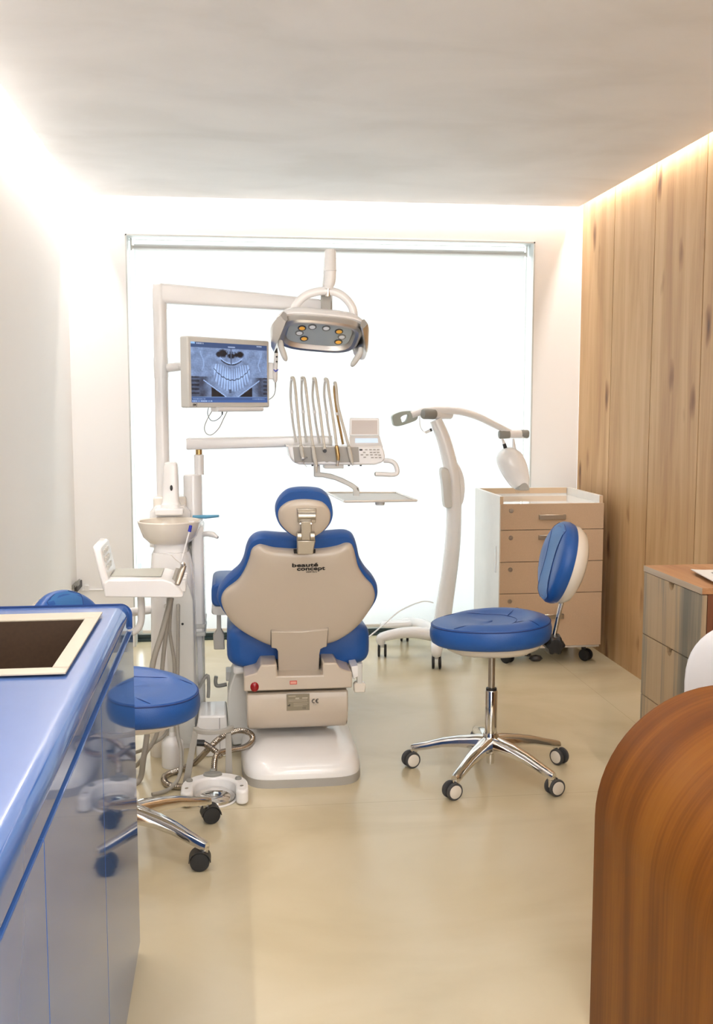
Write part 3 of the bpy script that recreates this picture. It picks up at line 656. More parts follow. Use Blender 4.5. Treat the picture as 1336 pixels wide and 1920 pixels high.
stool('operator_stool', 'blue stool with white-disc casters standing before the beige cabinet', (.945, 3.60, 0), math.radians(-3), .578, math.radians(15), 'cream', 'dgrey', .24, .203, .031, bh=.208, sws=[-1.0, 1.0, PI+.3, PI+.35, .3])
stool('operator_stool', 'blue stool with black hooded casters half hidden behind the counter', (-.325, 3.10, 0), math.radians(150), .515, math.radians(36), None, 'black', .38, .208, .029, hood=True, bh=.125, bo=.01, sws=[.2, 1.8, 2.6, 3.6, PI])

# ------------------------------------------------------------------ dental chair
t = T('dental_chair', 'blue and white dental treatment chair seen from behind its backrest', 'dental chair', (.25, 4.0, 0))
CX = .248
def srect(cx_, cy_, z, a, b_, n=6, seg=56): return sring((cx_, cy_, z), X_, Y_, a, b_, n, seg)
bY = 3.97
obj('base_rim', loft(B(), [srect(CX, bY, 0, .222, .43), srect(CX, bY, .03, .222, .43), srect(CX, bY, .032, .219, .427)]), 'mgrey', t)
obj('base', loft(B(), [srect(CX, bY, z, a, b_, n) for z, a, b_, n in [(.031, .2205, .4285, 6), (.045, .220, .428, 6), (.066, .214, .422, 5.5), (.084, .200, .405, 5), (.095, .18, .37, 4.5), (.108, .165, .31, 4), (.12, .15, .25, 4), (.122, .0001, .0001, 2)]]), 'white', t)
obj('lift_column', loft(B(), [srect(CX-.02, 4.16, z, a, b_, 5) for z, a, b_ in [(.09, .185, .20), (.2, .18, .19), (.32, .19, .21), (.36, .2, .22)]]), 'white', t)
# drive housing
Yh = 3.70
def pz(y, Y=Yh): return P(560, y, Y).z
z_t, z_b = pz(1297), pz(1369)
prf = [(Yh, z_t), (Yh-.004, z_t-.01), (Yh-.006, (z_t+z_b)/2), (Yh+.0, z_b+.035), (Yh+.012, z_b+.012), (Yh+.035, z_b), (Yh+.1, z_b-.004), (Yh+.25, z_b+.0), (Yh+.30, z_t)]
hx0_, hx1_ = P(463, 1330, Yh).x, P(652, 1330, Yh).x
bm = B(); loft(bm, [[V((x_, y, z if s == 1 else z_t+(z-z_t)*s)) for y, z in prf] for x_, s in [(hx0_, .93), (hx0_+.006, 1), (hx1_-.006, 1), (hx1_, .93)]])
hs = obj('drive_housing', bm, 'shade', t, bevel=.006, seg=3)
# rating plate, CE mark
yy = Yh-.0068
def px(x, y, Y=yy): return P(x, y, Y)
a, b_ = px(537, 1302), px(580, 1331)
bm = B(); box(bm, a.x, b_.x, yy-.0012, yy+.002, b_.z, a.z); rp = obj('rating_plate', bm, 'plate', hs, smooth=False)
bm = B()
for (u0, u1, v0, v1) in [(.08, .4, .1, .14), (.38, .55, .22, .3), (.68, .92, .22, .28), (.08, .9, .34, .36), (.08, .9, .42, .44), (.3, .95, .55, .57), (.3, .9, .64, .66), (.3, .7, .72, .74)]:
    box(bm, a.x+(b_.x-a.x)*u0, a.x+(b_.x-a.x)*u1, yy-.0018, yy-.0011, a.z+(b_.z-a.z)*v1, a.z+(b_.z-a.z)*v0)
obj('plate_print', bm, 'platelite', rp, smooth=False)
text('plate_mark', 'CE', .010, 'ink', rp, px(570, 1329, yy-.0013), X_, Z_, .0004)
bm = B(); q_ = px(539, 1322); box(bm, q_.x, q_.x+.009, yy-.0018, yy-.0011, q_.z-.004, q_.z); box(bm, q_.x+.006, q_.x+.009, yy-.0018, yy-.0011, q_.z, q_.z+.004); obj('plate_symbol', bm, 'ink', rp, smooth=False)
# CE letters as arcs
def arc_letter(c, r, e):
    bm = B(); pts_ = [(c.x+r*math.cos(g_), c.z+r*math.sin(g_)) for g_ in [math.radians(70+k*11) for k in range(21)]]
    ins_ = [(c.x+r*.68*math.cos(g_), c.z+r*.68*math.sin(g_)) for g_ in [math.radians(290-k*11) for k in range(21)]]
    full = pts_+ins_; prism(bm, [V((x_, yy-.0008, z_)) for x_, z_ in full], (0, .0012, 0))
    if e: box(bm, c.x-r*.9, c.x-r*.05, yy-.0008, yy+.0004, c.z-r*.13, c.z+r*.13)
    return bm
obj('ce_mark', arc_letter(px(588.5, 1314.5), .0082, False), 'ink', hs, smooth=False); obj('ce_mark', arc_letter(px(595.5, 1314.2), .0082, True), 'ink', hs, smooth=False)
text('ce_number', '0120', .0065, 'mgrey', hs, px(590, 1322), X_, Z_, .0004)
# frame casting under the seat
Yc_ = 3.675
out = [(457, 1269), (481, 1262), (489, 1247), (519, 1246), (519, 1268), (605, 1266), (605, 1243), (631, 1243), (637, 1253), (660, 1261), (660, 1290), (457, 1297)]
ring = [P(x_, y_, Yc_) for x_, y_ in out]
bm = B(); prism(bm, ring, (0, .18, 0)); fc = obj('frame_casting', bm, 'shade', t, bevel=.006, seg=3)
bm = B(); a, b_ = P(512, 1258, 3.675), P(608, 1268, 3.675); box(bm, a.x, b_.x, 3.806, 3.812, b_.z-.03, b_.z+.035); obj('slot', bm, 'black', fc, smooth=False)
lathe(bm := B(), P(477, 1288, Yc_), [(0, .006), (.010, .005), (.0145, .002), (.0155, 0)], 28, ax=(0, -1, 0), sx=1, sy=1.2); obj('reflector', bm, 'red', fc, label='red oval reflector')
a, b_ = P(543, 1276.5, Yc_), P(556.5, 1283, Yc_); bm = B(); box(bm, a.x, b_.x, Yc_-.001, Yc_, b_.z, a.z); w_ = obj('warning_label', bm, 'redink', fc, smooth=False, label='small red label')
bm = B(); box(bm, a.x+.0025, b_.x-.0025, Yc_-.0016, Yc_-.0008, b_.z+.0025, a.z-.0025); obj('label_print', bm, 'pinkink', w_, smooth=False)
obj('seat_frame', box(B(), -.0, .50, 3.86, 4.55, .335, .372), 'white', t, bevel=.01)
# seat cushion
rings = []
for y_, s_, zc_, hz_ in [(3.815, .80, .447, .055), (3.822, .92, .447, .075), (3.838, .975, .448, .086), (3.87, 1, .448, .09), (4.2, 1.0, .445, .085), (4.55, .98, .44, .078), (4.8, .92, .41, .06), (5.0, .86, .36, .05), (5.15, .8, .31, .045), (5.2, .6, .295, .03)]:
    rings.append(sring((CX+.003, y_, zc_), X_, Z_, .2745*s_, hz_, 4.5, 48))
sc_ = obj('seat', loft(B(), rings), 'blue', t)
bm = B()
for sgn in (-1, 1):
    tube(bm, sp([V((CX+sgn*.272, 3.88, .47)), V((CX+sgn*.22, 3.852, .448)), V((CX+sgn*.12, 3.835, .475))], 6), .0015, 6)
obj('seam', bm, 'seam', sc_)
# backrest
tb = math.radians(19); NB = V((0, -math.cos(tb), -math.sin(tb))); OB = P(560, 1110, 3.70); UB = X_.copy(); VB = V((0, -math.sin(tb), math.cos(tb)))
def cr(x, y): return (380+x/3.817, 900+y/3.817)
blue_o = [(420, 414), (540, 420), (665, 426), (800, 421), (930, 406), (1030, 402), (1078, 425), (1103, 490), (1122, 575), (1162, 650), (1222, 722), (1251, 785), (1243, 860), (1195, 940), (1110, 1040), (1010, 1110), (880, 1165), (690, 1188), (500, 1180), (340, 1112), (230, 1038), (160, 965), (112, 885), (104, 850), (120, 795), (175, 728), (252, 660), (292, 590), (315, 500), (350, 440)]
shell_o = [(400, 468), (440, 472), (500, 487), (560, 493), (650, 499), (800, 499), (880, 492), (960, 477), (1020, 457), (1060, 463), (1080, 495), (1095, 555), (1115, 628), (1160, 700), (1212, 758), (1231, 815), (1222, 870), (1180, 945), (1105, 1042), (1015, 1112), (900, 1163), (690, 1188), (500, 1182), (340, 1112), (230, 1038), (165, 955), (134, 880), (138, 828), (172, 780), (252, 718), (300, 645), (330, 570), (352, 500)]
ring = spc([PL(*cr(*p_), OB, NB) for p_ in blue_o], 5); cB = PL(*cr(680, 830), OB, NB)
obj('backrest', pillow(B(), ring, NB, [(.88, .0), (.985, -.0), (1.0, -.01), (1.006, -.03), (1.0, -.05), (.975, -.07), (.92, -.085), (.8, -.093), (.4, -.096), (0, -.096)], cB), 'blue', t)
ring = spc([PL(*cr(*p_), OB+NB*.01, NB) for p_ in shell_o], 5)
cb2 = PL(*cr(680, 830), OB+NB*.01, NB)
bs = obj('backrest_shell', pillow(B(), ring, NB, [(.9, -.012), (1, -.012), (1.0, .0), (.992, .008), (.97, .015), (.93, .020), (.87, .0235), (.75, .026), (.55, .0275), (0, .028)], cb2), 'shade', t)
hN = .038
o1 = PL(578.5, 1061, OB+NB*.0385, NB); 
text('lettering', 'beauté', .0205, 'ink', bs, PL(571.5, 1062.6, OB+NB*.0385, NB), (1, 0, .012), VB, .0005, bold=.0005, width=.0935)
text('lettering', 'concept', .0215, 'ink', bs, PL(582.5, 1069.2, OB+NB*.0388, NB), (1, 0, .012), VB, .0005, bold=.0005, width=.1015)
text('lettering', 'CSDF Paris', .0085, 'ink', bs, PL(583.5, 1073.6, OB+NB*.0390, NB), (1, 0, .012), VB, .0004)
# spine cover plate
pl_o = [(490, 1075), (690, 1075), (895, 1058), (890, 1120), (885, 1182), (862, 1188), (840, 1200), (833, 1230), (828, 1400), (690, 1405), (540, 1405), (536, 1215), (525, 1196), (490, 1190)]
ring = [PL(*cr(*p_), OB+NB*.034, NB) for p_ in pl_o]
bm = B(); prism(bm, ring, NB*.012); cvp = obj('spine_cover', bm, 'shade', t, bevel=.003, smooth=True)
bm = B(); rr2 = [PL(*cr(*p_), OB+NB*.0355, NB) for p_ in [(487, 1192), (487, 1072), (690, 1072), (898, 1055), (888, 1186)]]; tube(bm, rr2, .0014, 6); obj('cover_joint', bm, 'dgrey', bs)
# headrest
th_ = math.radians(14); NH = V((0, -math.cos(th_), -math.sin(th_))); OH = P(570, 965, 3.53); VH = V((0, -math.sin(th_), math.cos(th_)))
hb = [(518, 235), (535, 160), (595, 98), (670, 77), (790, 77), (868, 96), (914, 152), (933, 235), (920, 305), (870, 368), (800, 408), (735, 414), (665, 412), (600, 378), (545, 320)]
hi = [(538, 250), (552, 200), (605, 158), (680, 140), (770, 140), (850, 156), (898, 200), (914, 250), (902, 310), (860, 362), (795, 402), (735, 408), (672, 404), (610, 370), (555, 312)]
cH = PL(*cr(725, 255), OH, NH)
obj('headrest', pillow(B(), spc([PL(*cr(*p_), OH, NH) for p_ in hb], 5), NH, [(.85, 0), (.97, -.0), (1, -.012), (1.0, -.035), (.96, -.055), (.85, -.068), (.5, -.074), (0, -.075)], cH), 'blue', t)
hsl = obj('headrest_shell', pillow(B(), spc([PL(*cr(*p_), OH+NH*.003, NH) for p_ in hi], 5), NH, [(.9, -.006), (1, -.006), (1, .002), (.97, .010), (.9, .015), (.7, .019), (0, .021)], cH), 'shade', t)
def hp(x, y, h): return PL(*cr(x, y), OH+NH*h, NH)
bm = B(); a = hp(672, 205, .022); b_ = hp(812, 300, .022); c4 = [hp(672, 200, .02), hp(812, 200, .02), hp(806, 300, .02), hp(680, 300, .02)]; prism(bm, c4, NH*.01); hbk = obj('headrest_bracket', bm, 'satin', t, bevel=.002, label='brushed metal headrest bracket')
cyl(bm := B(), hp(680, 258, .036), hp(808, 258, .036), .0125, None, 24); obj('pivot', bm, 'satin', hbk, bevel=.0015)
bm = B(); prism(bm, [hp(698, 285, .026), hp(776, 285, .026), hp(772, 420, .026), hp(704, 420, .026)], NH*.016); obj('stem', bm, 'satin', hbk, bevel=.002)
for xx in (690, 783):
    cyl(bm := B(), hp(xx-18, 400, .04), hp(xx+18, 400, .04), .0155, None, 24); obj('knuckle', bm, 'satin', hbk, bevel=.002)
    cyl(bm := B(), hp(xx+8*(1 if xx < 700 else -1), 312, .04), hp(xx+8*(1 if xx < 700 else -1), 312, .047), .0022, None, 10); obj('screw', bm, 'chrome', hbk)
bm = B(); prism(bm, [hp(670, 415, .014), hp(803, 415, .014), hp(783, 515, .014), hp(673, 515, .014)], NH*.026); obj('bracket_foot', bm, 'satin', hbk, bevel=.003)
bm = B(); prism(bm, [PL(*cr(*p_), OB+NB*.02, NB) for p_ in [(648, 494), (806, 494), (803, 516), (651, 518)]], NB*.0085); obj('bracket_slot', bm, 'black', bs, smooth=False)
# left arm rest
YA = 3.95
bm = B(); a, b_ = P(396, 1093, YA), P(440, 1138, YA); loft(bm, [sring(((a.x+b_.x)/2+.01, y_, (a.z+b_.z)/2), X_, Z_, .055*s_, .047*s_, 4) for y_, s_ in [(YA-.01, .85), (YA, 1), (YA+.3, 1), (YA+.32, .8)]]); ar = obj('arm_rest', bm, 'blue', t)
bm = B(); z_ = P(400, 1143, YA).z; loft(bm, [sring((a.x+.055, y_, z_-.004), X_, Z_, .056*s_, .018*s_, 4) for y_, s_ in [(YA-.012, .9), (YA-.002, 1), (YA+.3, 1), (YA+.32, .8)]]); obj('arm_rest_base', bm, 'pale', ar)
bm = B(); c = [P(406, 1148, YA), P(414, 1148, YA), P(414.5, 1180, YA), P(420, 1190, YA), P(421, 1218, YA), P(401, 1218, YA), P(399, 1192, YA), P(406, 1182, YA)]; prism(bm, c, (0, .03, 0)); obj('arm_rest_post', bm, 'mgrey', ar, bevel=.003)
# right arm bracket turned down
YB = 3.72
bm = B(); prism(bm, [P(672, 1184, YB+.45), P(686, 1184, YB+.45), P(687, 1206, YB+.45), P(674, 1206, YB+.45)], (0, .05, 0)); rb = obj('arm_bracket', bm, 'pale', t, bevel=.004)
bm = B(); tube(bm, [P(664, 1250, YB), P(679, 1250, YB)], .001); bm.clear(); bm = B(); prism(bm, [P(669, 1245, YB), P(679, 1245, YB), P(679, 1283, YB), P(669, 1283, YB)], (0, .02, 0)); obj('bracket_strut', bm, 'pale', rb, bevel=.003)
bm = B(); prism(bm, [P(663, 1284, YB), P(667, 1280, YB), P(682, 1280, YB), P(686, 1284, YB), P(684, 1299, YB), P(664, 1299, YB)], (0, .03, 0)); obj('bracket_end', bm, 'cream', rb, bevel=.004)
bm = B(); prism(bm, [P(658, 1250, YB), P(672, 1248, YB), P(672, 1268, YB), P(662, 1274, YB)], (0, .1, 0)); obj('bracket_joint', bm, 'white', rb, bevel=.003)
# grey left side cover and foot rail
bm = B(); ring = [P(*p_, 3.95) for p_ in [(440, 1262), (462, 1258), (466, 1300), (466, 1395), (437, 1398), (428, 1370), (426, 1320), (431, 1285)]]; prism(bm, ring, (0, .25, 0)); obj('side_cover', bm, 'pale', t, bevel=.006)
bm = B(); tube(bm, sp([P(405, 1268, 4.15), P(404, 1280, 4.15), P(408, 1286, 4.15), P(425, 1283, 4.15)], 5), .008, 10); obj('foot_rail', bm, 'grey', t)
obj('rail_mount', box(B(), -.03, .02, 4.12, 4.2, .24, .28), 'pale', t, bevel=.004)

# ------------------------------------------------------------------ spittoon unit
t = T('spittoon_unit', 'white spittoon column with cream bowl left of the dental chair', 'dental unit', (-.235, 4.12, 0))
ux = -.235; uy = 4.13
obj('column', loft(B(), [srect(ux+dx, uy, z, a, .115, n) for z, a, dx, n in [(0, .095, 0, 4), (.01, .097, 0, 4), (.30, .092, 0, 4), (.55, .088, .0, 4), (.72, .083, -.002, 4), (.775, .075, -.005, 4), (.785, .07, -.005, 4)]]), 'white', t)
obj('side_panel', loft(B(), [srect(ux+.03, uy-.118, z, .052, .006, 4) for z in (.02, .6)]+[srect(ux+.02, uy-.116, .70, .035, .004, 4)]), 'pale', t)
obj('bowl_support', loft(B(), [srect(ux-.005, uy, z, a, .085, 4) for z, a in [(.765, .066), (.80, .067), (.83, .064)]]), 'white', t)
bc_ = V((P(318, 990, 4.1).x, 4.10, 0))
zr = P(318, 977, 4.1).z; rB = .126
bw = obj('bowl', lathe(B(), (bc_.x, bc_.y, zr), [(0, -.088), (.05, -.09), (.08, -.085), (.105, -.06), (.120, -.02), (rB, .0), (rB-.003, .004), (rB-.008, .001), (.110, -.03), (.09, -.055), (.04, -.066), (0, -.068)], 48, sx=1, sy=.95), 'cream', t)
lathe(bm := B(), (bc_.x, bc_.y, zr-.066), [(0, .002), (.016, .002), (.02, 0)], 20); obj('bowl_drain', bm, 'alu', bw)
# cup filler tower
ring = [(.0, 0)]
yT = 4.26
def tw(y_, a, b_): z = P(320, y_, yT).z; return sring((P(320, y_, yT).x, yT, z), X_, Y_, a, b_, 4, 32)
tower = obj('cup_filler', loft(B(), [tw(965, .040, .045), tw(945, .040, .045), tw(940, .034, .035), tw(920, .033, .03), tw(890, .031, .028), tw(875, .029, .026), tw(868, .026, .022), tw(866, .018, .015)]), 'white', t)
p_ = P(321, 915, yT-.034); lathe(bm := B(), p_, [(0, .005), (.003, .005), (.005, .003), (.0055, -.004), (0, -.004)], 20, ax=(0, -1, 0), sy=2.2, sx=1)
obj('sensor_eye', bm, 'black', tower)
bm = B(); a = P(292, 945, yT); b_ = P(345, 958, yT); box(bm, a.x, b_.x, yT-.09, yT-.02, P(320, 962, yT).z, P(320, 950, yT).z); obj('cup_ledge', bm, 'white', tower, bevel=.006)
obj('tower_base', loft(B(), [sring((P(318, 950, yT).x, yT+.03, z), X_, Y_, a, .06, 4, 32) for z, a in [(.78, .085), (.86, .085), (P(318, 960, yT).z, .082), (P(318, 948, yT).z, .06)]]), 'white', t)
bm = B(); a = P(288, 930, 4.33); b_ = P(350, 945, 4.33); box(bm, a.x, b_.x, 4.29, 4.42, .9, P(320, 930, 4.33).z); obj('rear_tank', bm, 'cream', t, bevel=.01)
bm = B(); box(bm, P(372, 970, 4.18).x-.04, P(372, 970, 4.18).x+.005, 4.16, 4.2, P(370, 985, 4.18).z-.03, P(370, 985, 4.18).z+.02); obj('spout_mount', bm, 'white', t, bevel=.005)
bm = B(); tube(bm, sp([P(375, 1005, 4.15), P(385, 1001, 4.12), P(398, 1002, 4.1), P(408, 1008, 4.08)], 5), [.009, .009, .0095, .01, .01, .0105, .011, .0115, .012, .012, .012, .011, .009, .008, .007, .006], 12); obj('hand_nozzle', bm, 'white', t)
bm = B(); box(bm, -.16, -.112, 4.12, 4.34, .44, .88); obj('side_cabinet', bm, 'white', t, bevel=.012)
for z_ in (.462, .43): obj('cabinet_band', box(B(), -.16, -.109, 4.115, 4.342, z_, z_+.018), 'pale', t, bevel=.004)
obj('side_leg', box(B(), -.158, -.125, 4.2, 4.3, 0, .44), 'white', t, bevel=.004)
bm = B(); tube(bm, sp([P(372, 1290, 4.15), P(388, 1266, 4.15), P(391, 1285, 4.15), P(390, 1308, 4.15)], 5), .007, 8); obj('hose_bracket', bm, 'mgrey', t)
# hose sockets on the column
for xx in (312, 334):
    p_ = P(xx, 1136, uy-.12); bm = B(); cyl(bm, p_+Y_*.02, p_-Y_*.006, .0115, .0105, 16); obj('hose_socket', bm, 'pale', t)
lathe(bm := B(), P(342, 1170, 4.006), [(0, .004), (.004, .004), (.005, 0)], 12, ax=(0, -1, 0)); obj('button', bm, 'black', t)
# teal lid thing
t2 = obj('suction_tip', tube(B(), [P(362, 969, 4.2), P(385, 969, 4.18), P(410, 967.5, 4.16)], [.007, .008, .005], 12), 'cupblue'); tag(t2, 'teal blue plastic tip poking out beside the spittoon bowl', 'suction tip')

# ------------------------------------------------------------------ operating lamp and monitor on one tall pole
YPo = 4.35
t = T('operating_lamp', 'white dental operating lamp on tall pole and jointed arm', 'lamp', (P(302, 900, YPo).x, YPo, .92))
def pp(x, y): return P(x, y, YPo)
px_ = pp(302, 700).x; r1 = 12.2*YPo/F
obj('pole', lathe(B(), (px_, YPo, 0), [(r1, .93), (r1, pp(302, 708).z), (r1*1.03, pp(302, 708).z), (r1*1.06, pp(302, 706).z), (r1*1.06, pp(302, 672).z), (r1, pp(302, 670).z), (r1, pp(302, 580).z), (r1*1.04, pp(302, 578).z), (r1*1.04, pp(302, 536).z), (r1*.95, pp(302, 534).z), (0, pp(302, 534).z)], 32), 'white', t)
a0, a1 = pp(302, 550), P(606, 574, YPo-.05)
rings = []
for f_, hh_ in [(0, .040), (.03, .040), (.5, .034), (.97, .026), (1, .020)]:
    c = a0.lerp(a1, f_); rings.append(sring(c, (a1-a0).cross(Z_).normalized(), Z_, .026, hh_, 5, 24))
obj('horizontal_arm', loft(B(), rings), 'white', t)
a, b_ = P(601, 556, YPo-.05), P(621, 590, YPo-.05)
bm = B(); box(bm, a.x, b_.x, YPo-.09, YPo-.04, b_.z-.02, a.z+.015); obj('arm_joint', bm, 'mgrey', t, bevel=.004)
Yh2 = 3.86
obj('spring_arm', tube(B(), [P(611, 572, YPo-.065), P(613, 545, 4.1), P(619, 482, Yh2)], [.02, .021, .022], 16), 'white', t)
obj('arm_head', lathe(B(), (P(619, 500, Yh2).x, Yh2, 0), [(0, P(619, 468, Yh2).z), (.018, P(619, 468, Yh2).z), (.021, P(619, 471, Yh2).z), (.0215, P(619, 505, Yh2).z), (.023, P(619, 506, Yh2).z), (.023, P(619, 508, Yh2).z), (.021, P(619, 509, Yh2).z), (.0205, P(619, 524, Yh2).z), (0, P(619, 524, Yh2).z)][::-1], 28), 'white', t)
obj('elbow', tube(B(), sp([P(619, 515, Yh2), P(618.5, 526, Yh2), P(616, 535, Yh2), P(615, 542, Yh2)], 5), [.0205]*9+[.019]*3+[.017]*4, 20), 'white', t)
obj('swivel_pin', cyl(B(), P(615, 538, Yh2), P(614, 556, Yh2), .010), 'alu', t)
# lamp head frame of reference
HC = P(598, 622, 3.84); U8 = V((math.cos(.075), .10, -math.sin(.075))).normalized(); NL = V((-.04, -.52, -.85)); NL = (NL-U8*NL.dot(U8)).normalized(); WL = NL.cross(U8).normalized()
if WL.y > 0: WL = -WL      # towards the viewer and up
def hl(u, w, n): return HC+U8*u+WL*w+NL*n
def hr(a, b_, n, c=0, e=3.6): return sring(hl(0, c, n), U8, WL, a, b_, e, 48)
head = obj('lamp_head', loft(B(), [hr(.06, .03, -.062), hr(.11, .06, -.058), hr(.150, .085, -.042), hr(.166, .102, -.018), hr(.170, .106, -.004), hr(.168, .104, .0), hr(.0001, .0001, .0)]), 'white', t)
bm = B(); loft(bm, [hr(.155, .098, .0), hr(.152, .096, .022), hr(.142, .090, .028), hr(.130, .080, .026), hr(.122, .072, .008), hr(.0001, .0001, .008)], cap=False); obj('reflector_rim', bm, 'alu', head)
bm = B(); loft(bm, [hr(.119, .069, .0085), hr(.119, .069, .011), hr(.0001, .0001, .011)]); fp = obj('led_panel', bm, mat('pale_blue_led_panel', (.68, .78, .80), .25), head)
for (u, w, m_) in [(-.072, .030, 'orange'), (-.035, .043, 'ledwhite'), (.018, .043, 'ledwhite'), (.070, .030, 'orange'), (-.076, -.002, 'ledwhite'), (-.052, -.034, 'orange'), (.088, -.002, 'ledwhite'), (.082, -.036, 'orange')]:
    c = hl(u*.98, w, .011)
    lathe(bm := B(), c, [(0, .004), (.011, .003), (.0125, .0), (.0125, -.001)], 20, ax=NL); d = obj('led', bm, m_, fp)
    lathe(bm := B(), c, [(.0125, -.001), (.0155, -.001), (.0155, .003), (.0132, .004), (.0125, .003)], 20, ax=NL); obj('led_bezel', bm, 'dgrey' if m_ == 'orange' else 'grey', d)
bm = B(); loft(bm, [hr(.139, .088, .026), hr(.139, .088, .029), hr(.0001, .0001, .036)]); obj('lens_cover', bm, 'clear', head)
for s_ in (-1, 1):
    # curved polished wing plus grip
    bm = B(); rings = []
    for k in range(9):
        f_ = k/8; wv_ = -.07+f_*.165; dd = .098*math.sin(PI*(.12+.80*f_))**.7
        u0 = .150+.022*math.sin(PI*f_)
        rings.append([hl(s_*u0, wv_, -.006), hl(s_*(u0+.012), wv_, .012), hl(s_*(u0+.014-.012*f_), wv_, dd*.75), hl(s_*(u0+.004-.012*f_), wv_, dd*1.02), hl(s_*(u0-.004-.012*f_), wv_, dd*.75), hl(s_*(u0-.010), wv_, .0)])
    loft(bm, rings); wg = obj('side_wing', bm, 'alu', head)
    bm = B(); tube(bm, sp([hl(s_*.150, .02, .070), hl(s_*.148, .015, .088), hl(s_*.135, -.005, .108), hl(s_*.122, -.025, .125)], 5), [.008, .009, .010, .0105, .011, .011, .011, .011, .011, .011, .011, .0105, .010, .009, .007, .003], 12); obj('grip', bm, 'pale', wg)
Cc = hl(0, -.02, -.04)
bm = B(); q = []
yk = [P(x_, y_, 3.86) for x_, y_ in [(549, 592), (551, 580), (560, 565), (575, 553), (594, 547), (614, 545.5), (634, 550), (650, 562), (660, 577), (663, 593), (662, 604)]]
tube(bm, sp(yk, 5), .0095, 12, 1.6); obj('yoke', bm, 'white', t)
bm = B(); box(bm, P(602, 560, 3.9).x, P(620, 560, 3.9).x, 3.89, 3.92, P(610, 592, 3.9).z, P(610, 552, 3.9).z); obj('yoke_post', bm, 'mgrey', t, bevel=.003)

# monitor
t = T('monitor', 'flat monitor showing a blue dental x-ray, mounted on the pole', 'monitor', (P(425, 700, 4.05).x, 4.05, 1.4))
tl, bl, tr_, br_ = P(352, 629, 3.90), P(352, 765, 3.90), P(505, 640, 4.19), P(505, 763.5, 4.19)
mc = (tl+bl+tr_+br_)/4; mu = ((tr_+br_)/2-(tl+bl)/2); mw = mu.length/2; mu.z = 0; mu.normalize(); mh = ((tl-bl).length+(tr_-br_).length)/4
mn = mu.cross(Z_).normalized()            # towards viewer
if mn.y > 0: mn = -mn
def mo(u, v, n): return mc+mu*u*mw+Z_*v*mh+mn*n
def mbox(bm, u0, u1, v0, v1, n0, n1): 
    loft(bm, [[mo(u0, v0, n), mo(u1, v0, n), mo(u1, v1, n), mo(u0, v1, n)] for n in (n0, n1)]); return bm
obj('housing', mbox(B(), -1, 1, -1, 1, -.045, 0), 'pale', t, bevel=.006)
su, sv0, sv1 = .93, -.85, .85
nx_, ny_ = 150, 110
def xray(u, v):   # u 0..1 left to right, v 0..1 top to bottom; returns sRGB
    x = 120+u*945; y = 125+v*765
    if y < 190:
        c = [54, 78, 120]
        if y < 150 and x < 170: c = [150, 190, 235]
        if 136 < y < 146 and (180 < x < 280 or 915 < x < 990) and int(x/9) % 2: c = [190, 205, 230]
        if 166 < y < 176 and 565 < x < 655: c = [160, 180, 215]
        return c
    if y > 815:
        c = [62, 96, 156] if y > 856 else [58, 86, 138]
        if 868 < y < 882 and x < 370 and int(x/10) % 2: c = [190, 215, 250]
        if 840 < y < 850 and (870 < x < 1030 or 120 < x < 290) and int(x/7) % 2: c = [150, 175, 215]
        if y < 824: c = [120, 150, 200]
        return c
    nv = noise.noise(V((x*.012, y*.012, 3)))*26+noise.noise(V((x*.05, y*.05, 9)))*14
    g = 152+nv*1.3; sy = (x-610)/1.0
    bite = 598-150*(sy/225)**2+6*math.sin(x*.12)
    jaw = 800-340*max(0, abs(sy)-60)/300 if abs(sy) < 330 else 470
    # outside the jaw the field darkens towards the bottom
    outside = y > 820-max(0, abs(sy)-70)*.78-(0 if abs(sy) < 330 else 900)
    if outside and abs(sy) < 255 and y > 660: g = 22 if y > 700 else 70
    elif abs(sy) >= 255 and y > 560:
        g = 105+nv+30*math.sin(abs(sy)*.03); 
        if abs(sy) > 400: g = 70+30*math.sin(y*.12)+nv
    if abs(abs(sy)-(70+(820-y)/.78)) < 9 and 470 < y < 815 and abs(sy) < 350: g = 205
    if abs(abs(sy)-360+20*math.sin(y*.02)) < 6 and 230 < y < 480: g = 185
    inx = abs(sy) < 225
    d = y-bite
    if inx and -150 < d < 150 and y > 395:
        g = 196+34*math.sin((x-605)*.21*(1-.0008*d))+nv*.6-abs(d)*.22
        if abs(d) < 7: g = 70
    for cx_, cy_, rx, ry in ((500, 255, 50, 42), (605, 282, 42, 30), (715, 262, 38, 34), (450, 270, 28, 30), (668, 268, 26, 24)):
        q_ = ((x-cx_)/rx)**2+((y-cy_)/ry)**2
        if q_ < 1: g = 20+nv*.5
        elif q_ < 1.7: g = min(g, 90)
    if 225 < y < 300 and 540 < x < 660 and g > 60: g = 120+40*math.sin(x*.2)
    pal = 400-60*((x-605)/130)**2
    if abs(x-605) < 130 and abs(y-pal) < 9: g = 50
    if abs(x-605) < 140 and abs(y-pal+18) < 6: g = 215
    if abs(x-602) < 5 and y < 410: g = 90
    if abs(x-585) < 14 and abs(y-745) < 22: g = 90
    g = max(12, min(235, g)); return [g*.78, g*.92, min(255, g*1.12+8)]
def lin(c): c /= 255; return c/12.92 if c < .04045 else ((c+.055)/1.055)**2.4
bm = B(); vs = [[bm.verts.new(mo(-su+2*su*i/nx_, sv1+(sv0-sv1)*j/ny_, .0012)) for i in range(nx_+1)] for j in range(ny_+1)]
for j in range(ny_):
    for i in range(nx_): bm.faces.new((vs[j][i], vs[j+1][i], vs[j+1][i+1], vs[j][i+1]))
me = bpy.data.meshes.new('screen'); bm.to_mesh(me); bm.free(); me.transform(t.matrix_basis.inverted())
ca = me.color_attributes.new('picture', 'FLOAT_COLOR', 'POINT'); buf = []
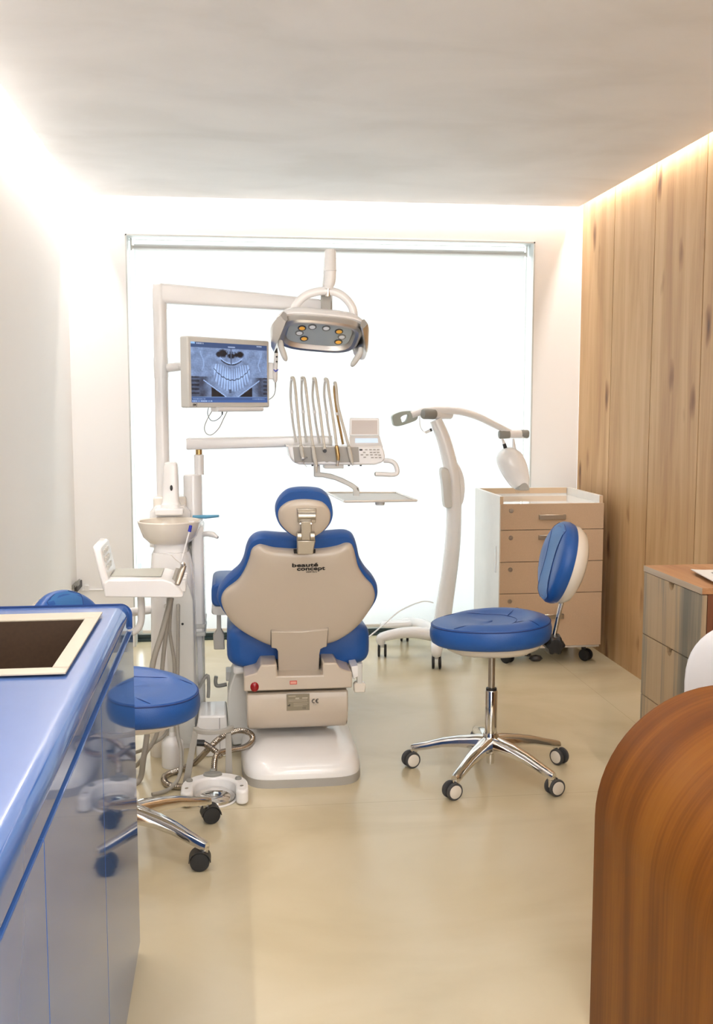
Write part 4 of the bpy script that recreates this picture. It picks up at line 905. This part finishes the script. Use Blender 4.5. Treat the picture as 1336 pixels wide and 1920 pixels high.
for j in range(ny_+1):
    for i in range(nx_+1): buf += [lin(c) for c in xray(i/nx_, j/ny_)]+[1]
ca.data.foreach_set('color', buf)
so = bpy.data.objects.new('screen', me); COL.objects.link(so); so.parent = t
ms = mat('monitor_picture', (.02, .02, .02), .2); nt = ms.node_tree; va = nt.nodes.new('ShaderNodeVertexColor'); va.layer_name = 'picture'
nt.links.new(va.outputs[0], nt.nodes['Principled BSDF'].inputs['Emission Color']); nt.nodes['Principled BSDF'].inputs['Emission Strength'].default_value = .72
me.materials.append(ms)
text('lettering', 'TPC', .0125, 'ink', t, mo(-.86, -.955, .0008), mu, Z_, .0004, shear=.25, bold=.0004)
# mount, foot bar
bm = B(); a = mo(-.30, -1.10, -.03); loft(bm, [sring(mo(u, -1.05, -.012), mn, Z_, .022, .0095, 3, 20) for u in (-.34, -.33, .78, .79)]); obj('foot_bar', bm, 'white', t)
bm = B(); pc = P(302, 690, YPo); tube(bm, [V((pc.x+r1, pc.y-.01, pc.z)), P(340, 687, YPo-.03), mo(-.2, .05, -.10), mo(0, 0, -.045)], [.018, .017, .02, .025], 14); obj('mount_arm', bm, 'white', t)
bm = B(); mbox(bm, -.4, .4, -.4, .4, -.085, -.044); obj('mount_plate', bm, 'white', t, bevel=.006)
for pts_, r_, m_, nm in [([(391, 763), (389, 775), (394, 787), (402, 789), (411, 784), (416, 777), (417, 771)], .0013, 'dgrey', 'cable'), ([(400, 766), (389, 785), (383, 802), (387, 813), (397, 815), (410, 803), (419, 785), (426, 771)], .0017, 'hose', 'cable'), ([(346, 727), (343, 738), (345, 752), (345, 760), (350, 765)], .0014, 'pale', 'cable'), ([(339, 701), (343, 705), (347, 708)], .0016, 'black', 'cable')]:
    bm = B(); tube(bm, sp([P(x_, y_, 4.08) for x_, y_ in pts_], 7), r_, 8); obj(nm, bm, m_, t)
cyl(bm := B(), P(416.5, 771, 4.08), P(416.5, 778, 4.08), .0035, .002, 8); obj('cable_plug', bm, 'black', t)
# intra-oral camera hooked beside the monitor
t = T('intraoral_camera', 'slim white intraoral camera with black neck, right of the monitor', 'camera', (P(515, 700, 4.22).x, 4.22, 1.35))
yc = 4.22
obj('body', tube(B(), [P(517.5, 662, yc), P(516.5, 680, yc), P(515.5, 700, yc), P(515.5, 712, yc), P(516, 717, yc)], [.008, .009, .0105, .010, .005], 16), 'white', t)
obj('neck', tube(B(), [P(515.5, 634, yc), P(517, 650, yc), P(517.5, 664, yc)], [.0055, .0055, .0075], 14), 'black', t)
for y_ in (669, 678): lathe(bm := B(), P(518.5, y_, yc-.009), [(0, .002), (.0035, .0015), (.004, 0)], 12, ax=(0, -1, 0)); obj('button', bm, 'black', t)
bm = B(); prism(bm, [P(*p_, yc-.0115) for p_ in [(513, 692), (516, 694.5), (522, 691.5), (521, 695), (516.5, 698), (512.5, 694)]], (0, .004, 0)); obj('blue_mark', bm, 'capblue', t, smooth=False)
bm = B(); tube(bm, sp([P(516, 716, yc), P(516, 728, yc), P(514.5, 738, yc), P(510, 745, yc), P(504, 749, yc)], 6), [.003]*6+[.002]*19, 8); obj('cable', bm, 'mgrey', t)
bm = B(); a = P(505, 682, yc); box(bm, a.x-.01, P(512, 690, yc).x, yc-.005, yc+.012, P(508, 711, yc).z, P(508, 680, yc).z); obj('holder', bm, 'white', t, bevel=.003)

# ------------------------------------------------------------------ instrument delivery unit
YD = 4.22
t = T('instrument_delivery_unit', 'white instrument console on swing arm above the headrest, right of the monitor', 'dental console', (P(630, 860, YD).x, YD, .95))
cxp = P(362, 950, 4.35); yq = 4.35
obj('arm_column', lathe(B(), (cxp.x, yq, 0), [(.039, .0), (.039, P(362, 895, yq).z), (.037, P(362, 891, yq).z), (.030, P(362, 889, yq).z), (0, P(362, 889, yq).z)], 32), 'white', t)
tx = P(373, 870, yq).x
obj('swivel_tube', lathe(B(), (tx, yq, 0), [(.020, P(373, 890, yq).z), (.0205, P(373, 853, yq).z), (.014, P(373, 852, yq).z), (0, P(373, 852, yq).z)], 24), 'white', t)
obj('swivel_collar', lathe(B(), (tx, yq, 0), [(.0135, P(373, 854, yq).z), (.0135, P(373, 843, yq).z)], 20), 'gold', t, label='brass coloured collar')
rings = []
a0, a1 = P(350, 832, yq), P(622, 826, YD+.11)
for f_, hh_ in [(0, .022), (.01, .025), (.4, .024), (.9, .022), (1, .020)]:
    c = a0.lerp(a1, f_); rings.append(sring(c, (a1-a0).cross(Z_).normalized(), Z_, .03, hh_, 6, 24))
obj('swing_arm', loft(B(), rings), 'white', t)
# console body
def dc(x, y): return (520+x/5.567, 780+y/5.567)
out = [(82, 300), (130, 312), (400, 315), (700, 315), (850, 320), (1090, 318), (1115, 370), (1125, 440), (1095, 485), (1020, 510), (600, 512), (230, 508), (170, 485), (130, 430), (110, 340)]
ring = [P(*dc(*p_), YD-.03) for p_ in out]
bm = B(); prism(bm, ring, (0, .16, 0)); bd = obj('console_body', bm, 'white', t, bevel=.010, seg=3)
out = [(160, 325), (845, 325), (855, 482), (660, 486), (540, 476), (515, 486), (490, 474), (360, 486), (180, 484)]
bm = B(); prism(bm, [P(*dc(*p_), YD-.034) for p_ in out], (0, .006, 0)); obj('holder_panel', bm, 'mgrey', bd, bevel=.001, smooth=False)
bm = B(); n_ = 0
for x_, y_ in [(925, 352), (970, 352), (1010, 352), (1050, 352), (905, 380), (975, 380), (1012, 380), (1050, 380), (880, 405), (935, 405), (980, 405), (1025, 405), (1065, 408), (910, 430), (990, 434), (1030, 434), (1070, 434)]:
    p_ = P(*dc(x_, y_), YD-.032); box(bm, p_.x-.005, p_.x+.005, p_.y-.002, p_.y+.002, p_.z-.0022, p_.z+.0022)
obj('keypad', bm, 'mgrey', bd, smooth=False)
bm = B(); p_ = P(*dc(870, 353), YD-.032); box(bm, p_.x-.006, p_.x+.006, p_.y-.002, p_.y+.002, p_.z-.003, p_.z+.003); obj('key', bm, 'black', bd, smooth=False)
# display lid (leaning back) and lcd
out = [(755, 25), (765, 20), (1050, 22), (1060, 30), (1062, 205), (750, 205)]
bm = B(); prism(bm, [P(*dc(*p_), YD+.05) for p_ in out], (0, .014, 0)); ld = obj('display_lid', bm, 'white', bd, bevel=.003)
bm = B(); prism(bm, [P(*dc(*p_), YD+.0485) for p_ in [(775, 45), (1040, 45), (1042, 190), (772, 190)]], (0, .003, 0)); obj('lid_inset', bm, mat('pale_pink_plastic', (.66, .60, .56), .4), ld, smooth=False)
A_ = [P(*dc(750, 205), YD+.05), P(*dc(1065, 205), YD+.05), P(*dc(1100, 318), YD-.025), P(*dc(755, 318), YD-.025)]
bm = B(); prism(bm, A_, (0, .02, -.012)); dk = obj('display_deck', bm, 'white', bd, bevel=.002)
def bil(u, v): return A_[0].lerp(A_[1], u).lerp(A_[3].lerp(A_[2], u), v)+V((0, -.002, .0018))
bm = B(); prism(bm, [bil(.18, .28), bil(.90, .28), bil(.88, .66), bil(.17, .66)], (0, .0012, -.0012)); obj('display', bm, 'lcd', dk, smooth=False)
# side handle
bm = B(); tube(bm, sp([P(*dc(1110, 465), YD-.01), P(*dc(1180, 470), YD-.02), P(*dc(1225, 500), YD-.025), P(*dc(1248, 560), YD-.03), P(*dc(1240, 600), YD-.03), P(*dc(1190, 612), YD-.03), P(*dc(1100, 608), YD-.03), P(*dc(1020, 606), YD-.03)], 6), .0098, 14); hdn = obj('side_handle', bm, 'white', bd)
lathe(bm := B(), P(*dc(1020, 606), YD-.03), [(0, .004), (.006, .003), (.008, 0), (.008, -.003)], 14, ax=(-1, 0, 0)); obj('handle_end', bm, 'grey', hdn)
# lower bracket, curved tray arm, tray
bm = B(); a, b_ = P(*dc(485, 512), YD), P(*dc(685, 545), YD); box(bm, a.x, b_.x, YD-.02, YD+.06, b_.z, a.z+.01); obj('under_plate', bm, 'pale', bd, bevel=.002)
bm = B(); prism(bm, [P(*dc(*p_), YD) for p_ in [(382, 510), (443, 510), (446, 590), (560, 606), (680, 648), (790, 705), (845, 745), (857, 775), (856, 815), (795, 815), (795, 770), (735, 730), (600, 670), (470, 640), (382, 638)]], (0, .03, 0)); obj('tray_arm', bm, 'pale', t, bevel=.004)
zt_ = P(700, 927, YD).z
A_ = [P(620, 926, YD+.02), P(738, 926.5, YD+.10), P(781, 938.5, YD-.10), P(646, 942, YD-.12)]
fl_ = [V((.43, YD+.13, .985)), V((.70, YD+.13, .985)), V((.765, YD-.12, .985)), V((.485, YD-.13, .985))]
z0_ = P(782, 942, 4.1).z
n1, n2, f1, f2 = G(646, 943, z0_), G(781, 941, z0_), G(742, 926, z0_), G(612, 926, z0_)
bm = B(); base = [n1, n2, f1, f2]; prism(bm, base, (0, 0, .004)); tr1 = obj('tray', bm, 'pale', t, smooth=False)
bm = B()
for a, b_ in zip(base, base[1:]+base[:1]): tube(bm, [a+Z_*.006, b_+Z_*.006], .0045, 8)
obj('tray_rim', bm, 'cream', tr1)
c = (n1+n2)/2+V((.0, .03, -.008)); lathe(bm := B(), c, [(0, -.006), (.018, -.006), (.02, 0), (.02, .008), (0, .008)], 20); obj('tray_knob', bm, 'pale', tr1)
bm = B(); prism(bm, [P(663, 915, YD), P(673, 915, YD), P(673, 930, YD), P(663, 930, YD)], (0, .03, 0)); obj('tray_post', bm, 'pale', tr1)
bm = B()
for x_ in (365, 640, 745, 868): p_ = P(*dc(x_, 515), YD); lathe(bm, p_, [(0, -.003), (.004, -.003), (.005, .004), (0, .004)], 10)
obj('screw', bm, 'dgrey', bd)

# five instruments on whip hoses: each is a thing of its own
def ph(x, y): return (500+x/4.175, 680+y/4.175)
whips = [  # rear rod, top, front hose, handpiece
    ('leftmost whip-arm instrument, a metal air syringe, on the console', [(228, 625), (205, 480), (195, 385), (186, 270), (188, 170), (196, 120)], [(196, 118), (210, 125), (222, 200), (240, 400), (256, 560), (266, 650)], [(266, 650), (278, 720), (284, 752)], 'syr'),
    ('second instrument from left, slim white scaler, on the console', [(312, 625), (290, 480), (284, 385), (272, 270), (272, 170), (276, 120)], [(276, 118), (292, 125), (305, 200), (328, 400), (348, 560), (360, 650)], [(360, 650), (372, 740), (386, 800), (388, 860)], 'scl'),
    ('middle empty whip hose ending in round socket, on the console', [(412, 630), (385, 490), (372, 385), (358, 270), (362, 170), (366, 125)], [(366, 123), (380, 132), (392, 220), (420, 420), (438, 570), (450, 655)], [(450, 650), (452, 672), (453, 690)], 'emp'),
    ('fourth instrument from left, brass coloured handpiece, on the console', [(505, 630), (480, 500), (466, 390), (450, 270), (450, 190), (458, 130)], [(458, 128), (474, 140), (486, 230), (515, 420), (536, 570), (545, 650)], [(545, 650), (556, 720), (558, 765), (550, 800)], 'brs'),
    ('rightmost instrument, white straight handpiece, on the console', [(596, 640), (575, 530), (550, 400), (535, 290), (527, 210), (533, 160)], [(533, 158), (542, 190), (555, 330), (590, 470), (625, 600), (640, 655)], [(640, 655), (655, 730), (668, 785), (672, 806)], 'whi')]
for i, (lb, rod, hz_, hp_, kind) in enumerate(whips):
    ya, yb = YD+.06, YD-.045
    g0 = P(*ph(*rod[0]), ya)
    t = T('dental_handpiece', lb, 'dental instrument', g0, 0, 'instruments on the delivery console')
    bm = B(); tube(bm, sp([P(*ph(*p_), ya+(.0 if k < 5 else -.01)) for k, p_ in enumerate(rod)], 5), .0052, 8); obj('whip_rod', bm, 'pale' if kind != 'whi' else 'gold', t)
    p_ = P(*ph(*rod[2]), ya); cyl(bm := B(), p_-Z_*.006, p_+Z_*.006, .0075, None, 12); obj('whip_clip', bm, 'white', t)
    lathe(bm := B(), P(*ph(*rod[5]), ya-.015), [(0, -.012), (.006, -.010), (.008, 0), (.006, .006), (0, .008)], 14); obj('whip_tip', bm, 'white', t)
    n_ = len(hz_); bm = B(); tube(bm, sp([P(*ph(*p_), ya-.02+(yb-ya+.02)*k/(n_-1)) for k, p_ in enumerate(hz_)], 7), .006, 10); obj('hose', bm, 'tube', t)
    q = [P(*ph(*p_), yb-.004) for p_ in hp_]
    if kind == 'syr':
        bm = B(); tube(bm, q, [.0075, .0085, .006], 12); obj('handle', bm, 'tube', t)
        e = q[-1]; lathe(bm := B(), e, [(0, -.006), (.007, -.005), (.009, 0), (.007, .005), (0, .006)], 14); obj('valve', bm, 'alu', t)
        for dx_ in (.006, .012): cyl(bm := B(), e+V((dx_, -.004, .004)), e+V((dx_+.004, -.008, .008)), .003, None, 8); obj('button', bm, 'alu', t)
        bm = B(); tube(bm, sp([e, P(*ph(290, 790), yb), P(*ph(302, 805), yb), P(*ph(315, 815), yb)], 4), .0014, 6); obj('nozzle', bm, 'alu', t)
    elif kind == 'scl':
        bm = B(); tube(bm, q, [.007, .009, .0075, .003], 12); obj('handle', bm, 'tube', t)
        e = q[-1]; bm = B(); tube(bm, [q[2], q[2]-Z_*.006], [.008, .008], 10); obj('ring', bm, 'alu', t)
    elif kind == 'emp':
        bm = B(); tube(bm, q, [.006, .008, .0085], 14); obj('connector', bm, 'tube', t)
        lathe(bm := B(), q[-1]+V((0, -.008, 0)), [(.0, .001), (.0065, .001), (.0075, .002), (.008, -.003)], 14, ax=(0, -1, 0)); obj('socket', bm, 'dgrey', t)
    elif kind == 'brs':
        bm = B(); tube(bm, q[:3], [.0075, .009, .007], 12); obj('handle', bm, 'gold', t)
        bm = B(); tube(bm, [q[2], q[3]], [.006, .004], 10); obj('head', bm, 'alu', t)
        lathe(bm := B(), q[3], [(0, -.005), (.005, -.004), (.005, .004), (0, .005)], 12); obj('head_cap', bm, 'satin', t)
    else:
        bm = B(); tube(bm, q[:3], [.008, .009, .006], 12); obj('handle', bm, 'tube', t)
        bm = B(); tube(bm, [q[2], q[3]], [.0055, .0035], 10); obj('head', bm, 'pale', t)

# ------------------------------------------------------------------ assistant console with tray, left
Y0, Y1 = 3.60, 3.86
t = T('assistant_console', 'white assistant console with grey mat and keypad beside the spittoon', 'dental console', (P(270, 1120, Y0).x, 3.73, .66))
fr = [(196, 1120), (194, 1095), (202, 1088), (305, 1087), (322, 1092), (335, 1103), (344, 1117), (341, 1121)]
ring = [P(x_, y_, Y0) for x_, y_ in fr]
bm = B(); loft(bm, [[p_+V((0, y_, 0)) for p_ in ring] for y_ in (0, Y1-Y0)]); bd = obj('console_body', bm, 'white', t, bevel=.007, seg=3)
zt_ = P(250, 1087, Y0).z
a, b_ = G(208, 1081, zt_), G(302, 1081, zt_); c_, d_ = G(311, 1062, zt_), G(224, 1062, zt_)
bm = B(); prism(bm, [a, b_, V((b_.x, Y1-.03, zt_)), V((a.x, Y1-.03, zt_))], (0, 0, .003)); obj('mat', bm, 'matgrey', bd, smooth=False)
# keypad upright
bm = B(); A0, A1 = P(172, 1024, Y0), P(192, 1109, Y0); 
rings = []
for f_, w_ in [(0, .7), (.04, .95), (.1, 1), (.9, 1), (1, 1)]:
    c = A0.lerp(A1, f_); rings.append([V((c.x, Y0+.01+(1-w_)*.1, c.z)), V((c.x+.028, Y0+.01+(1-w_)*.1, c.z-.004)), V((c.x+.028, Y1-.01-(1-w_)*.1, c.z-.004)), V((c.x, Y1-.01-(1-w_)*.1, c.z))])
loft(bm, rings); kp_ = obj('keypad_panel', bm, 'white', t, bevel=.008, seg=3)
bm = B()
for r_ in range(3):
    for c2 in range(3):
        f_ = .18+.17*r_; c = A0.lerp(A1, f_); yy_ = Y0+.06+c2*.05; box(bm, c.x+.026, c.x+.0305, yy_-.012, yy_+.012, c.z-.012, c.z+.008)
obj('key', bm, 'pale', kp_, bevel=.002)
# instrument cradle ribs
for k in range(4):
    y_ = Y0+.045+k*.055; g_ = P(335, 1100, Y0); bm = B(); box(bm, g_.x-.012, g_.x+.022, y_, y_+.018, g_.z-.028, g_.z+.014)
    obj('holder_rib', bm, 'white', bd, bevel=.004)
bm = B(); tube(bm, sp([P(264, 1118, 3.75), P(265, 1140, 3.75), P(264, 1165, 3.75), P(257, 1180, 3.75), P(240, 1187, 3.77), P(200, 1186, 3.8)], 6), .0185, 14, .7); obj('support_arm', bm, 'white', t)
bm = B(); tube(bm, [P(200, 1186, 3.8), V((-.40, 4.05, .55)), V((-.24, 4.15, .55))], .018, 12); obj('support_arm', bm, 'white', t)
# syringe with straw tip
t = T('triple_syringe', 'metal air-water syringe in the assistant console holder', 'syringe', P(336, 1085, 3.63))
bm = B(); tube(bm, [P(332, 1096, 3.60), P(338, 1078, 3.62), P(345, 1060, 3.63)], [.010, .013, .010], 12, .8); obj('handle', bm, 'satin', t)
lathe(bm := B(), P(343, 1058, 3.62), [(0, -.008), (.009, -.005), (.010, .002), (.006, .008), (0, .009)], 14); obj('valve', bm, 'alu', t)
bm = B(); tube(bm, sp([P(338, 1056, 3.62), P(328, 1048, 3.62), P(318, 1039, 3.62), P(306, 1037.5, 3.62)], 4), .0014, 6); obj('nozzle', bm, 'alu', t)
t = T('saliva_ejector', 'thin white straw with blue tip standing in the assistant console', 'saliva ejector', P(340, 1056, 3.64))
cyl(bm := B(), P(339, 1057, 3.64), P(356, 992, 3.64), .0032, None, 10); obj('straw', bm, 'white', t)
cyl(bm := B(), P(355, 997, 3.64), P(357.5, 985, 3.64), .0062, .0055, 12); obj('tip', bm, 'capblue', t, label='deep blue tip', bevel=.001)
t = T('suction_holder', 'brown-grey suction handpiece leaning in the assistant console', 'suction handpiece', P(330, 1098, 3.60))
bm = B(); tube(bm, [P(322, 1100, 3.66), P(330, 1082, 3.67), P(334, 1066, 3.68)], [.008, .011, .009], 12); obj('handle', bm, 'hose', t)
# hoses hanging to the floor
def hose(label, pts_, r_, m_, ribs=False, grp='hoses under the assistant console', cat='hose', name='suction_hose'):
    q = sp(pts_, 8)
    if ribs:
        L_ = sum((b2-a2).length for a2, b2 in zip(q, q[1:])); n_ = int(L_/.0024); qq = []; cum = [0]
        for a2, b2 in zip(q, q[1:]): cum.append(cum[-1]+(b2-a2).length)
        j = 0
        for k in range(n_):
            s_ = k/(n_-1)*L_*.9999
            while cum[j+1] < s_: j += 1
            qq.append(q[j].lerp(q[j+1], (s_-cum[j])/(cum[j+1]-cum[j])))
        rr_ = [r_*(1+(.10 if (k % 3) == 0 else (-.04 if k % 3 == 1 else .03))) for k in range(n_)]
        bm = tube(B(), qq, rr_, 12)
    else: bm = tube(B(), q, r_, 12)
    o = obj(name, bm, m_); return tag(o, label, cat, grp)
YH = 3.72
def hh(lst, y0=3.74, y1=3.62):
    n_ = len(lst); return [P(x_, y_, y0+(y1-y0)*i/(n_-1)) for i, (x_, y_) in enumerate(lst)]
hose('widest grey hose sloping left from the assistant console down behind stool', hh([(321, 1121), (304, 1185), (285, 1252), (277, 1363), (269, 1422)], 3.74, 3.64)+[G(260, 1464, .012), G(225, 1480, .01)], .0105, 'hose')
hose('grey hose second from the left under the assistant console', hh([(317, 1121), (313, 1170), (304, 1252), (297, 1363), (275, 1409)], 3.78, 3.72)+[G(248, 1440, .01), G(200, 1445, .01)], .008, 'hose')
hose('grey ribbed hose crossing to the left under the stool seat', hh([(322, 1121), (318, 1182), (327, 1256), (316, 1363), (285, 1395)], 3.82, 3.82)+[G(250, 1412, .012), G(200, 1420, .01)], .0065, 'hose', True)
hose('grey ribbed hose from the column socket looping to the floor by the pedal', [P(334, 1136, 3.99), P(334, 1148, 3.96), P(333, 1256, 3.88), P(332, 1363, 3.78), P(339, 1409, 3.68), P(336, 1455, 3.60), G(316, 1480, .012), G(285, 1490, .01)], .0068, 'hose', True)
# containers on the floor by the column
t = T('bottle', 'white plastic bottle with narrow neck on floor before spittoon column', 'bottle', G(324, 1438, 0))
g_ = G(324, 1436, 0); sc = g_.y/F
obj('body', lathe(B(), g_, [(0, 0), (20*sc, 0), (21*sc, .006), (21*sc, .085), (20*sc, .098), (13*sc, .112), (7*sc, .118), (6*sc, .135), (0, .135)], 28), 'white', t)
obj('cap', lathe(B(), g_+Z_*.135, [(0, .03), (6*sc, .03), (6.5*sc, .0), (0, 0)], 20), 'pale', t)
t = obj('canister', lathe(B(), G(300, 1415, 0), [(0, 0), (.036, 0), (.038, .006), (.038, .17), (.034, .18), (0, .182)], 28), 'cream'); tag(t, 'cream cylinder canister behind the white bottle on the floor', 'canister')
t = T('connection_box', 'low white floor box between spittoon column and dental chair', 'utility box', (-.065, 3.98, 0))
bm = B(); loft(bm, [[V((x0-.012+s*(.02 if sx_ < 0 else -.008), y_, z_)) for x0, y_, sx_ in ((-.135, 3.90, -1), (-.012, 3.90, 1), (-.012, 4.10, 1), (-.135, 4.10, -1))] for z_, s in ((0, 0), (.10, 0), (.165, .6))]); 
bx = obj('cover', bm, 'white', t, bevel=.008, seg=3)
obj('gap_line', box(B(), -.056, -.0545, 3.8985, 4.0, .0, .155), 'dgrey', bx, smooth=False)

# ------------------------------------------------------------------ foot control with metal hose
pcx, pcy = G(402, 1517, 0).x, G(402, 1517, 0).y+.083
pr_ = .112
t = T('foot_control', 'white horseshoe foot pedal with chrome disc beside the chair base', 'foot pedal', (pcx, pcy, 0))
out = []; legy = pcy-.045
for k in range(25): a = PI*k/24; out.append((pcx+pr_*1.03*math.cos(a), pcy+.01+pr_*math.sin(a)))
out += [(pcx-pr_*1.03, legy)]+[(pcx-.094+.0215*math.cos(a), legy-.004+.021*math.sin(a)) for a in [PI+PI*k/8 for k in range(1, 8)]]+[(pcx-.0725, legy)]
for k in range(24, -1, -1): a = PI*k/24; out.append((pcx+.0725*math.cos(a), pcy+.0+.074*math.sin(a)))
out += [(pcx+.0725, legy)]+[(pcx+.094+.0215*math.cos(a), legy-.004+.021*math.sin(a)) for a in [PI+PI*k/8 for k in range(1, 8)]]+[(pcx+pr_*1.03, legy)]
bm = B(); prism(bm, [V((x_, y_, .004)) for x_, y_ in out], (0, 0, .05)); fb = obj('body', bm, 'white', t, bevel=.009, seg=4)
obj('skirt', lathe(B(), (pcx, pcy-.005, 0), [(.0, .0), (.074, .0), (.076, .004), (.074, .007), (0, .007)], 40), 'white', t)
obj('pedal_disc', lathe(B(), (pcx, pcy-.005, 0), [(.071, .006), (.070, .016), (.056, .026), (.034, .031), (0, .033)], 40), 'chrome', t)
dl = V((pcx-.008, pcy+.093, .054)); ring = []
for k in range(48):
    a = 2*PI*k/48; r_ = .020*(1+.28*abs(math.cos(a))**2+.05*math.cos(4*a)); ring.append(dl+V((r_*1.25*math.cos(a), r_*math.sin(a)*.9, 0)))
obj('dial', pillow(B(), ring, Z_, [(1, 0), (1, .006), (.9, .010), (.0, .011)]), 'grey', t)
bm = B(); box(bm, dl.x-.010, dl.x+.010, dl.y+.01, dl.y+.028, .05, .07); obj('dial_tab', bm, 'grey', t, bevel=.003)
for dx_ in (-.088, .082): lathe(bm := B(), (pcx+dx_, pcy+.045, .053), [(.0115, 0), (.0115, .006), (.009, .009), (0, .0095)], 20); obj('button', bm, 'grey', t)
for dx_ in (-.095, .093): lathe(bm := B(), (pcx+dx_, pcy-.022, .0535), [(.006, 0), (.006, .002), (0, .0024)], 14); obj('screw', bm, 'satin', t)
# carrying bracket
yk_ = pcy+.13
gl, gr = P(350, 1450, yk_), P(430, 1440, yk_)
for xa, xb in ((P(348, 1440, yk_), P(366, 1372, yk_)), (P(429, 1440, yk_), P(428, 1375, yk_))):
    d_ = V((.010, 0, 0)); base = xa.copy(); base.z = .01
    bm = B(); loft(bm, [[base-d_*1.3, base+d_*1.3, base+d_*1.3+Y_*.012, base-d_*1.3+Y_*.012], [xb-d_, xb+d_, xb+d_+Y_*.012, xb-d_+Y_*.012]]); obj('bracket_leg', bm, 'mgrey', t, bevel=.002)
cl, cr_ = P(364, 1369, yk_), P(435, 1366, yk_); mid = (cl+cr_)/2; ra = (cr_.x-cl.x)/2; bm = B(); rings = []
for k in range(25):
    a = PI+PI*k/24; dd = V((math.cos(a), math.sin(a)*.75, 0)); c0 = V((mid.x, yk_+.03, mid.z-.003))
    rings.append([c0+dd*(ra+.006)+Z_*.006, c0+dd*(ra+.006)-Z_*.010, c0+dd*(ra-.015)-Z_*.010, c0+dd*(ra-.015)+Z_*.006])
loft(bm, rings); obj('bracket_yoke', bm, 'mgrey', t, bevel=.002)
for zz in (0,):
    q_ = V((pcx-.02, pcy+.10, .01))
lathe(bm := B(), P(376, 1393, yk_+.06), [(0, -.014), (.012, -.014), (.012, .014), (0, .014)], 16, ax=(1, 0, -.1)); obj('hose_plug', bm, 'black', t)
path = [V((dl.x+.004, dl.y+.02, .045)), P(405, 1417, yk_+.03), P(430, 1407, yk_+.08), P(458, 1401, yk_+.12), P(472, 1390, yk_+.16), P(471, 1377, yk_+.18), P(455, 1370, yk_+.18), P(436, 1372, yk_+.16), P(412, 1384, yk_+.12), P(390, 1405, yk_+.09), G(365, 1430, .012), G(338, 1443, .012), G(315, 1451, .012), G(307, 1460, .012), G(314, 1471, .012), G(334, 1475, .012), G(352, 1474, .015)]
hose_o = hose('steel ribbed hose', path, .0105, 'hosemetal', True); del hose_o['label'], hose_o['category'], hose_o['group']
hose_o.name = 'metal_hose'; mw_ = hose_o.location.copy(); hose_o.data.transform(Matrix.Translation(mw_-t.location)); hose_o.location = (0, 0, 0); hose_o.parent = t; hose_o['label'] = 'steel ribbed hose'
path = [P(380, 1393, yk_+.06), P(392, 1400, yk_+.06), P(408, 1412, yk_+.05), P(414, 1420, yk_+.04)]
h2 = hose('x', path, .0105, 'hosemetal', True); 
for k in ('label', 'category', 'group'): del h2[k]
h2.name = 'metal_hose'; h2.data.transform(Matrix.Translation(h2.location-t.location)); h2.location = (0, 0, 0); h2.parent = t; h2['label'] = 'steel ribbed hose'

# ------------------------------------------------------------------ small things on the back wall
t = T('wall_conduit', 'thin white conduit with small socket low on the back wall', 'conduit', (-.8, D, .3))
yb = D-.004; zc_ = P(165, 1106, D).z
cyl(bm := B(), V((XL+.02, yb, zc_)), V((WX0-.06, yb, zc_)), .005, None, 8); obj('pipe', bm, 'white', t)
p_ = P(163, 1104, D); bm = B(); box(bm, p_.x-.012, p_.x+.012, D-.014, D, p_.z-.01, p_.z+.022); obj('socket', bm, 'white', t, bevel=.002)
t = T('wall_vent', 'small grey slatted cowl low in the back left corner', 'vent', P(140, 1106, 5.6))
bm = B(); prism(bm, [P(x_, y_, 5.60) for x_, y_ in [(130, 1105), (138, 1094), (147, 1088), (147, 1099), (140, 1102)]], (0, .06, 0)); obj('hood', bm, 'grey', t, bevel=.002)
bm = B()
for x_ in (140, 143.5): a = P(x_, 1100, 5.6); box(bm, a.x-.003, a.x+.003, 5.60, 5.785, a.z-.03, a.z+.005)
obj('bracket', bm, 'dgrey', t, smooth=False)
